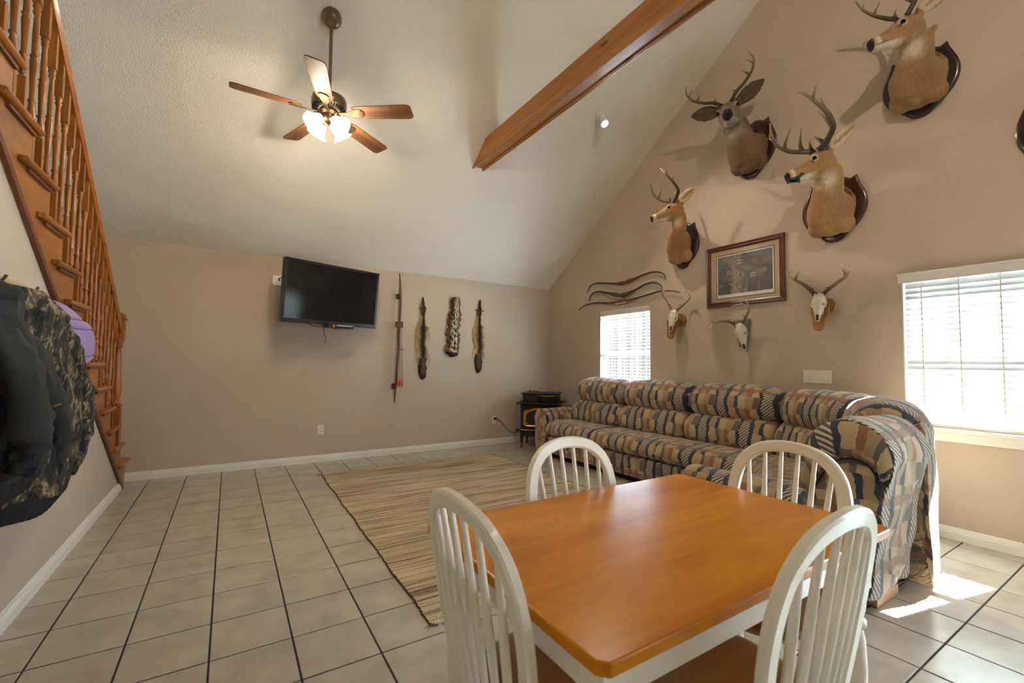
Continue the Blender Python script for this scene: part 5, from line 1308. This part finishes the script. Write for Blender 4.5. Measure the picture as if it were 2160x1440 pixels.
for q in range(60): ell(random.uniform(0.3, 0.52), random.uniform(0.05, 0.98), 0.012, 0.05, S(84, 64, 44) if q % 2 else S(188, 164, 124), 0.5)
for q in range(90): ell(random.random(), random.uniform(0, 0.5), 0.02, 0.06, S(34, 32, 30) if q % 3 else S(74, 58, 42), 0.6, random.uniform(-0.5, 0.5))
def raccoon(cx_, cy_, s, body, ang=0.0):
    ell(cx_+body[0], cy_+body[1], s*body[2], s*body[3], S(96, 76, 58), 0.95, ang); ell(cx_+body[0], cy_+body[1]+s*0.3, s*body[2]*0.7, s*body[3]*0.5, S(132, 108, 82), 0.6, ang)
    ell(cx_-s*0.52, cy_+s*0.55, s*0.22, s*0.24, S(60, 48, 40)); ell(cx_+s*0.52, cy_+s*0.55, s*0.22, s*0.24, S(60, 48, 40))
    ell(cx_, cy_, s*0.82, s*0.70, S(120, 98, 74)); ell(cx_, cy_+s*0.30, s*0.62, s*0.15, S(216, 204, 184)); ell(cx_, cy_-s*0.22, s*0.55, s*0.22, S(216, 204, 184))
    ell(cx_-s*0.27, cy_+s*0.06, s*0.30, s*0.17, S(28, 25, 24)); ell(cx_+s*0.27, cy_+s*0.06, s*0.30, s*0.17, S(28, 25, 24)); ell(cx_, cy_-s*0.05, s*0.09, s*0.36, S(44, 36, 32)); ell(cx_, cy_-s*0.38, s*0.14, s*0.11, S(20, 18, 18))
raccoon(0.415, 0.80, 0.115, (0.0, -0.10, 0.8, 1.2))
raccoon(0.215, 0.55, 0.095, (-0.06, -0.12, 1.5, 1.2))
ell(0.68, 0.70, 0.16, 0.15, S(112, 86, 62)); ell(0.70, 0.74, 0.11, 0.09, S(146, 118, 86), 0.8)
for q in range(5): ell(0.62+0.035*q, 0.70-0.02*q, 0.014, 0.10, S(66, 52, 42), 0.7, 0.6)
raccoon(0.66, 0.42, 0.10, (0.10, 0.05, 1.6, 1.3)); ell(0.86, 0.50, 0.06, 0.05, S(170, 120, 72), 0.9)
trunk([(0.28, 0.0), (0.33, 0.12), (0.29, 0.30)], 0.05, 0.03, S(168, 140, 102)); trunk([(0.22, 0.28), (0.33, 0.16), (0.42, 0.04)], 0.02, 0.02, S(176, 152, 118)); trunk([(0.76, 0.0), (0.765, 0.15), (0.76, 0.22)], 0.03, 0.025, S(120, 96, 66))
ell(0.06, 0.24, 0.06, 0.04, S(132, 100, 70), 0.9); ell(0.27, 0.38, 0.10, 0.05, S(150, 110, 70), 0.9)
img = np.clip(img*0.72, 0, 1)
mb = MB(); vs = []; cs = []
py0, py1, pz0_, pz1_ = iy0+0.012, iy1-0.012, iz0+0.030, iz1-0.012
for j in range(GZ+1):
    for i in range(GX+1): vs.append((W-0.0080, py1-(py1-py0)*i/GX, pz0_+(pz1_-pz0_)*j/GZ)); cs.append(tuple(img[j, i])+(1,))
mb.add(vs, [(j*(GX+1)+i, j*(GX+1)+i+1, (j+1)*(GX+1)+i+1, (j+1)*(GX+1)+i) for j in range(GZ) for i in range(GX)], cs)
mb.build('print', 'paint', r, vc=True, fixn=False)
flat(fy0+fw-0.006, fy1-fw+0.006, fz0+fw-0.006, fz1-fw+0.006, 0.0095, 0.0015).build('glazing', 'pic_glass', r)

# ================================================================== LONGBOW WITH QUIVER
def bw(x, y, o=0.05): return ony(x, y, B-o)
Z4 = lambda x, y: (560+x/3.79, 500+y/3.79)
lp = [bw(*Z4(*p)) for p in [(1073, 290), (1078, 380), (1080, 480), (1076, 600), (1070, 690), (1066, 800), (1058, 950), (1048, 1090), (1040, 1200), (1030, 1325)]]
r = thing('longbow', 'tall reddish wooden bow hanging upright beside the television', 'bow', (lp[0].x, B, 1.5))
pts = bez(lp, 50)
MB().tube(pts, [0.008+0.012*math.sin(PI*k/50)**0.8 for k in range(51)], 10, flat=0.7, up=(1, 0, 0)).build('stave', 'longbow', r, smooth=60)
MB().tube([bw(*Z4(*p)) for p in [(1073, 385), (1062, 460), (1058, 640)]] , 0.002, 6).build('bow_string', 'bow_string', r)
MB().tube([bw(*Z4(*p)) for p in [(1050, 720), (1040, 900), (1020, 1180), (1024, 1280)]], 0.002, 6).build('bow_string', 'bow_string', r)
c = bw(*Z4(1068, 698), 0.06); MB().box(c.x-0.045, c.x+0.050, c.y-0.030, c.y+0.02, c.z-0.040, c.z+0.040).build('quiver_hood', 'leather', r, bevel=0.008)
c = bw(*Z4(1072, 896), 0.06); MB().box(c.x-0.035, c.x+0.045, c.y-0.012, c.y+0.008, c.z-0.006, c.z+0.006).build('quiver_grip', 'black_plastic', r, bevel=0.002)
for p in ((1060, 475), (1025, 1190)):
    c = bw(*Z4(*p), 0.03); MB().box(c.x-0.022, c.x+0.022, c.y-0.015, B, c.z-0.035, c.z+0.035).build('wall_hanger', 'black_plastic', r, bevel=0.004)
for k, (xt, xb) in enumerate(((1052, 1058), (1076, 1076), (1086, 1094))):
    top, bot = bw(*Z4(xt, 720), 0.085), bw(*Z4(xb, 1210), 0.085)
    ar = thing('arrow', ['leftmost', 'middle', 'rightmost'][k]+' red-fletched arrow in the quiver on the tall bow', 'arrow', (bot.x, bot.y, bot.z), 'arrows in the bow quiver')
    MB().tube([top, bot], 0.0042, 8).build('shaft', 'arrow_wood', ar, smooth=60)
    d = (top-bot).normalized(); MB().tube([bot-d*0.012, bot+d*0.012], 0.0048, 8).build('nock', 'print_white', ar)
    for q in range(3):
        a = 2*PI*q/3+0.4; e = Vector((math.cos(a), math.sin(a), 0)); f0, f1 = bot+d*0.03, bot+d*0.14
        MB().prism([(0, 0), (0.014, 0.012), (0.016, 0.04), (0.006, 0.10), (0, 0.115)], f0, e, d, e.cross(d), -0.0008, 0.0008).build('fletching', 'red' if q else 'orange', ar)

# ================================================================== PELTS
def pelt(label, pix_top, pix_bot, wid, paint, flaps=(), n=90, m=26, curl=0.03, lean=0.0):
    a, b = ony(*pix_top, B-0.03), ony(*pix_bot, B-0.03)
    r = thing('animal_pelt', label, 'pelt', (a.x, B, (a.z+b.z)/2), 'animal pelts on the back wall')
    L = a.z-b.z; mb = MB(); rng = random.Random(hash(label) % 1000)
    jag = [(rng.uniform(-1, 1), rng.uniform(-1, 1)) for _ in range(n+1)]
    rings = []; cols = []
    ws, wy = [q[0] for q in wid], [q[1] for q in wid]; wy2 = [q[-1] for q in wid]
    for i in range(n+1):
        t = i/n; wl_, wr_ = np.interp(t, ws, wy), np.interp(t, ws, wy2); wl_ *= 1+0.14*jag[i][0]+0.12*math.sin(t*23+lean)+0.08*math.sin(t*47); wr_ *= 1+0.14*jag[i][1]+0.12*math.sin(t*19+1+lean)+0.08*math.sin(t*53)
        cx_ = a.x+(b.x-a.x)*t + 0.006*math.sin(t*9+lean); z = a.z-L*t
        fr_, bk_, cf, cb = [], [], [], []
        for j in range(m+1):
            s = -1+2*j/m; w_ = wl_ if s < 0 else wr_
            th = 0.010 + curl*max(0.0, 1-s*s)**0.7*min(1, (wl_+wr_)/0.12) + 0.005*math.sin(s*9+t*37)*(1-abs(s)) + 0.003*rng.uniform(-1, 1)
            fr_.append((cx_+s*w_, B-th-0.004, z+0.006*rng.uniform(-1, 1)+0.012*abs(s)*math.sin(t*50+s))); cf.append(paint(t, s, rng))
        for j in range(m, -1, -1):
            s = -1+2*j/m; w_ = wl_ if s < 0 else wr_; bk_.append((cx_+s*w_*0.96, B-0.002, z)); cb.append(paint(t, s, rng))
        rings.append(fr_+bk_); cols.append(cf+cb)
    mb.loft(rings, True, cols); mb.build('hide', 'pelt', r, smooth=60, vc=True)
    for (t, side, dx, dz, w_) in flaps:      # legs and ears hanging off the sides
        wl_ = np.interp(t, ws, wy if side < 0 else wy2); p = Vector((a.x+(b.x-a.x)*t+side*wl_*0.8, B-0.016, a.z-L*t))
        q = MB().tube([p, p+Vector((side*dx*0.7, -0.006, dz*0.4)), p+Vector((side*dx, -0.004, dz))], [w_, w_*0.9, w_*0.35], 8, flat=0.5, up=(1, 0, 0)); q.c = [paint(t, 0.9*side, rng)]*len(q.v)
        q.build('leg_flap', 'pelt', r, smooth=60, vc=True)
    MB().lathe([(0.004, 0), (0.004, 0.03)], Vector((a.x, B, a.z-0.01)), (0, -1, 0), 8).build('nail', 'black_iron', r)
    return r
def fox(t, s, rng):
    dk, md, lt, gold = srgb(42, 36, 33), srgb(96, 74, 52), srgb(206, 180, 138), srgb(160, 116, 66)
    e = abs(s)
    if t > 0.74:
        q = (t-0.74)/0.26; c = mixc(srgb(112, 84, 56), dk, min(1, e*1.1)) if q < 0.75 else mixc(srgb(90, 66, 46), srgb(22, 20, 20), (q-0.75)*4)
    elif t < 0.22: c = mixc(dk, gold, e*0.55)
    else: c = dk if e < 0.30 else mixc(md, gold, (e-0.30)/0.3) if e < 0.6 else mixc(gold, lt, (e-0.6)/0.35)
    f = rng.uniform(0.7, 1.25); return tuple(min(1, x*f) for x in c[:3])+(1,)
_sr = random.Random(3); SPOTS = [(_sr.uniform(0.1, 0.95), _sr.uniform(-0.8, 0.8), _sr.uniform(0.002, 0.009)) for _ in range(110)]
def bobcat(t, s, rng):
    e = abs(s); c = mixc(srgb(196, 180, 152), srgb(120, 84, 52), min(1, max(0, (e-0.32)/0.3)))
    if t > 0.10 and any((t-a)**2*22+(s-b)**2 < q for a, b, q in SPOTS): c = srgb(50, 36, 27)
    if e < 0.12 and t > 0.55 and math.sin(t*60) > -0.3: c = srgb(44, 34, 28)
    if t < 0.10: c = mixc(srgb(60, 48, 40), srgb(200, 186, 160), 0.6 if e < 0.4 else 0.1)
    if t > 0.93: c = srgb(52, 40, 32)
    f = rng.uniform(0.75, 1.2); return tuple(min(1, x*f) for x in c[:3])+(1,)
foxw = [(0, 0.006, 0.006), (0.05, 0.018, 0.018), (0.12, 0.034, 0.034), (0.18, 0.040, 0.040), (0.26, 0.026, 0.030), (0.33, 0.045, 0.045), (0.37, 0.088, 0.085), (0.46, 0.085, 0.088), (0.58, 0.088, 0.070), (0.68, 0.075, 0.085), (0.74, 0.056, 0.050), (0.80, 0.056, 0.052), (0.92, 0.062, 0.060), (0.97, 0.040, 0.036), (1.0, 0.008, 0.008)]
fl = ((0.14, -1, 0.02, 0.02, 0.012), (0.14, 1, 0.02, 0.02, 0.012), (0.42, -1, 0.03, -0.10, 0.014), (0.42, 1, 0.03, -0.12, 0.014), (0.68, -1, 0.03, -0.14, 0.016), (0.68, 1, 0.05, -0.17, 0.016))
pelt('left grey fox pelt with dark back stripe and bushy tail', (893, 627), (892, 800), foxw, fox, fl)
bw_ = [(0, 0.03, 0.03), (0.03, 0.055, 0.055), (0.10, 0.075, 0.075), (0.25, 0.090, 0.090), (0.5, 0.100, 0.095), (0.75, 0.112, 0.095), (0.88, 0.118, 0.095), (0.93, 0.122, 0.090), (0.96, 0.075, 0.080), (1.0, 0.030, 0.030)]
pelt('middle spotted bobcat pelt, broad and short', (962, 627), (955, 752), bw_, bobcat, ((0.12, 1, 0.015, 0.02, 0.012), (0.45, 1, 0.02, -0.03, 0.014)), curl=0.055)
pelt('right grey fox pelt nearest the stove, tail hanging down', (1013, 632), (1010, 786), foxw, fox, ((0.15, -1, 0.045, 0.02, 0.013), (0.15, 1, 0.045, -0.01, 0.013), (0.40, -1, 0.03, -0.10, 0.014), (0.68, -1, 0.04, -0.18, 0.015), (0.68, 1, 0.03, -0.15, 0.015)), lean=2)

# ================================================================== COATS ON THE LEFT WALL
rk = thing('coat_rack', 'pale wooden coat rail fixed to the left wall behind the coats', 'coat rack', (LX, 2.4, 1.55))
MB().box(LX, LX+0.02, 1.55, 3.25, 1.50, 1.57).build('rail', 'mat_board', rk, bevel=0.004)
for y in (1.85, 2.2, 2.55, 2.9):
    MB().tube([(LX+0.02, y, 1.54), (LX+0.06, y, 1.53), (LX+0.075, y, 1.56)], 0.006, 8).build('hook', 'antique_brass', rk)
def ridges(a, b, seed, amp, k=5):
    """creased cloth: a few sharp diagonal folds"""
    rg = random.Random(seed); h = 0.0
    for _ in range(k):
        fa, fb, ph = rg.uniform(0.8, 3.2), rg.uniform(-2.6, 2.6), rg.uniform(0, 1)
        w = math.sin(PI*(fa*a+fb*b+ph)+0.6*math.sin(3*b+5*a+ph*9)); h += (1-abs(w))**2.2*rg.uniform(0.5, 1.0) - 0.22
    return amp*h
def garment(parent, name, rows, mat, folds=((9, 0.018, 0.0), (23, 0.008, 1.0)), m=64, quilt=0.0, cuff=None, ruck=0.0, crease=0.0, seed=1):
    """rows: (z, y near, y far, depth out). Cloth bulges off the wall with vertical folds and creases."""
    N_ = 84; rings = []
    for i in range(N_+1):
        t = i/N_; k = t*(len(rows)-1); a = min(int(k), len(rows)-2); f = k-a; f = f*f*(3-2*f)*0.5+f*0.5
        z, y0, y1, d = [rows[a][c]*(1-f)+rows[a+1][c]*f for c in range(4)]
        fr_ = []
        for j in range(m+1):
            s = j/m; prof_ = math.sin(PI*min(1, max(0, s)))**0.5 if 0 < s < 1 else 0
            dd = d*prof_
            for fq, am, ph_ in folds: dd += am*prof_*math.sin(fq*s*2+ph_+t*2.2+0.8*math.sin(t*5+ph_))*(0.25+0.75*t)
            if quilt: dd += quilt*(abs(math.sin(t*PI*6))**0.5-1)*prof_**0.3*min(1, t*3)
            if ruck: dd += ruck*prof_*math.sin(t*26+3*s+2*math.sin(s*7))
            if crease: dd += prof_*ridges(s, t, seed, crease, 6)
            yy = y0+(y1-y0)*s
            fr_.append((LX+0.008+max(0.0, dd), yy + (ridges(t, s, seed+3, crease*0.5, 4) if crease else 0)*prof_, z + 0.010*math.sin(s*11+t)*t))
        bk_ = [(LX+0.006, y0+(y1-y0)*(1-j/m), z) for j in range(m+1)]
        rings.append(fr_+bk_)
    return MB().loft(rings).build(name, mat, parent, smooth=70)
def sleeve(parent, pts, rad, mat, name='sleeve', ruck=0.010, seed=5):
    p = bez(pts, 54); r_ = np.interp(np.linspace(0, 1, 55), np.linspace(0, 1, len(rad)), rad); rings = []
    for i, c in enumerate(p):
        d = (p[min(i+1, 54)]-p[max(i-1, 0)]).normalized(); a = Vector((0, 1, 0)); a = (a-d*a.dot(d)).normalized(); b = d.cross(a)
        ring = []
        for j in range(24):
            th = 2*PI*j/24; q = r_[i]*(1+0.12*math.cos(2*th+i*0.05)) + ridges(math.cos(th)*0.5+0.5, i/54*2+0.3*math.sin(th), seed, ruck, 6)
            ring.append(c + a*(q*math.cos(th)) + b*(q*0.8*math.sin(th)))
        rings.append(ring)
    return MB().loft(rings).build(name, mat, parent, smooth=70)
# lavender puffer, furthest from the viewer
pj = thing('puffer_jacket', 'lavender quilted puffer jacket behind the camouflage coat', 'jacket', (LX, 3.3, 1.5))
garment(pj, 'shell', [(1.53, 2.95, 3.10, 0.05), (1.50, 2.90, 3.22, 0.12), (1.43, 2.85, 3.42, 0.17), (1.385, 2.84, 3.60, 0.19), (1.24, 2.84, 3.60, 0.20), (1.19, 2.86, 3.44, 0.18), (1.17, 2.95, 3.25, 0.09)], 'purple', ((5, 0.008, 0),), quilt=0.016)
# camouflage coat
cj = thing('camouflage_coat', 'forest camouflage hunting coat hanging between the dark and lavender jackets', 'coat', (LX, 2.85, 1.5))
garment(cj, 'shell', [(1.535, 2.50, 2.72, 0.05), (1.515, 2.46, 2.90, 0.15), (1.42, 2.42, 3.02, 0.20), (1.27, 2.40, 3.10, 0.20), (1.12, 2.40, 3.34, 0.20), (1.0, 2.40, 3.46, 0.20), (0.75, 2.40, 3.46, 0.20), (0.64, 2.42, 3.34, 0.19)], 'camo', crease=0.014, seed=4)
garment(cj, 'hem_rib', [(0.65, 2.44, 3.34, 0.195), (0.61, 2.46, 3.30, 0.19), (0.56, 2.50, 3.22, 0.16)], 'black_rib', ((60, 0.003, 0),))
sleeve(cj, [(LX+0.10, 2.90, 1.46), (LX+0.15, 3.00, 1.30), (LX+0.16, 3.16, 1.12), (LX+0.16, 3.28, 0.95), (LX+0.15, 3.26, 0.76), (LX+0.13, 3.20, 0.64)], [0.06, 0.075, 0.08, 0.08, 0.07, 0.055], 'camo')
MB().tube(bez([(LX+0.12, 3.56, 0.74), (LX+0.12, 3.64, 0.72), (LX+0.12, 3.66, 0.66)], 8), 0.006, 6).build('drawstring', 'black_rib', cj)
# dark canvas jacket, nearest
dj = thing('canvas_jacket', 'dark olive black hooded work jacket hanging nearest the viewer', 'jacket', (LX, 2.2, 1.5))
garment(dj, 'shell', [(1.50, 1.90, 2.16, 0.10), (1.47, 1.82, 2.26, 0.18), (1.38, 1.76, 2.44, 0.22), (1.20, 1.74, 2.68, 0.23), (1.04, 1.74, 2.88, 0.23), (0.92, 1.76, 2.96, 0.23), (0.82, 1.80, 2.94, 0.22)], 'dark_cloth', ((7, 0.026, 0.5), (17, 0.008, 2.0)), crease=0.020, seed=11)
garment(dj, 'hem_rib', [(0.83, 1.81, 2.94, 0.225), (0.78, 1.84, 2.92, 0.22), (0.735, 1.88, 2.86, 0.19)], 'black_rib', ((60, 0.003, 0),))
garment(dj, 'hood', [(1.525, 1.90, 2.14, 0.08), (1.51, 1.84, 2.20, 0.18), (1.44, 1.80, 2.26, 0.26), (1.35, 1.82, 2.24, 0.27), (1.28, 1.90, 2.16, 0.22)], 'dark_cloth', ((6, 0.015, 0.5),), crease=0.022, seed=23)
sleeve(dj, [(LX+0.14, 2.22, 1.40), (LX+0.19, 2.44, 1.22), (LX+0.20, 2.68, 1.02), (LX+0.195, 2.80, 0.86), (LX+0.175, 2.82, 0.70)], [0.055, 0.068, 0.066, 0.060, 0.052], 'dark_cloth')
sleeve(dj, [(LX+0.175, 2.82, 0.71), (LX+0.173, 2.82, 0.68), (LX+0.17, 2.82, 0.645)], [0.048, 0.048, 0.044], 'black_rib', 'cuff', 0.001, 9)
sleeve(dj, [(LX+0.20, 1.98, 1.36), (LX+0.27, 2.04, 1.20), (LX+0.285, 2.10, 1.02), (LX+0.28, 2.14, 0.94), (LX+0.26, 2.16, 0.85)], [0.055, 0.068, 0.066, 0.060, 0.052], 'dark_cloth')
MB().tube([(LX+0.30, 2.24, 1.06), (LX+0.305, 2.31, 1.062)], 0.003, 6).build('zip_pull', 'zip', dj)
# ---- dark boards added outside so the gaps of the small blind look darker
fe = thing('board_backdrop', 'dark board backdrop added outside behind the small window blind', 'backdrop', (8.0, 7.7, -0.45))
for k in range(14):
    MB().box(8.0, 8.02, 5.6+k*0.30, 5.6+k*0.30+0.29, -0.45, 2.5+0.01*(k % 3)).build('board', 'backdrop_wood', fe)
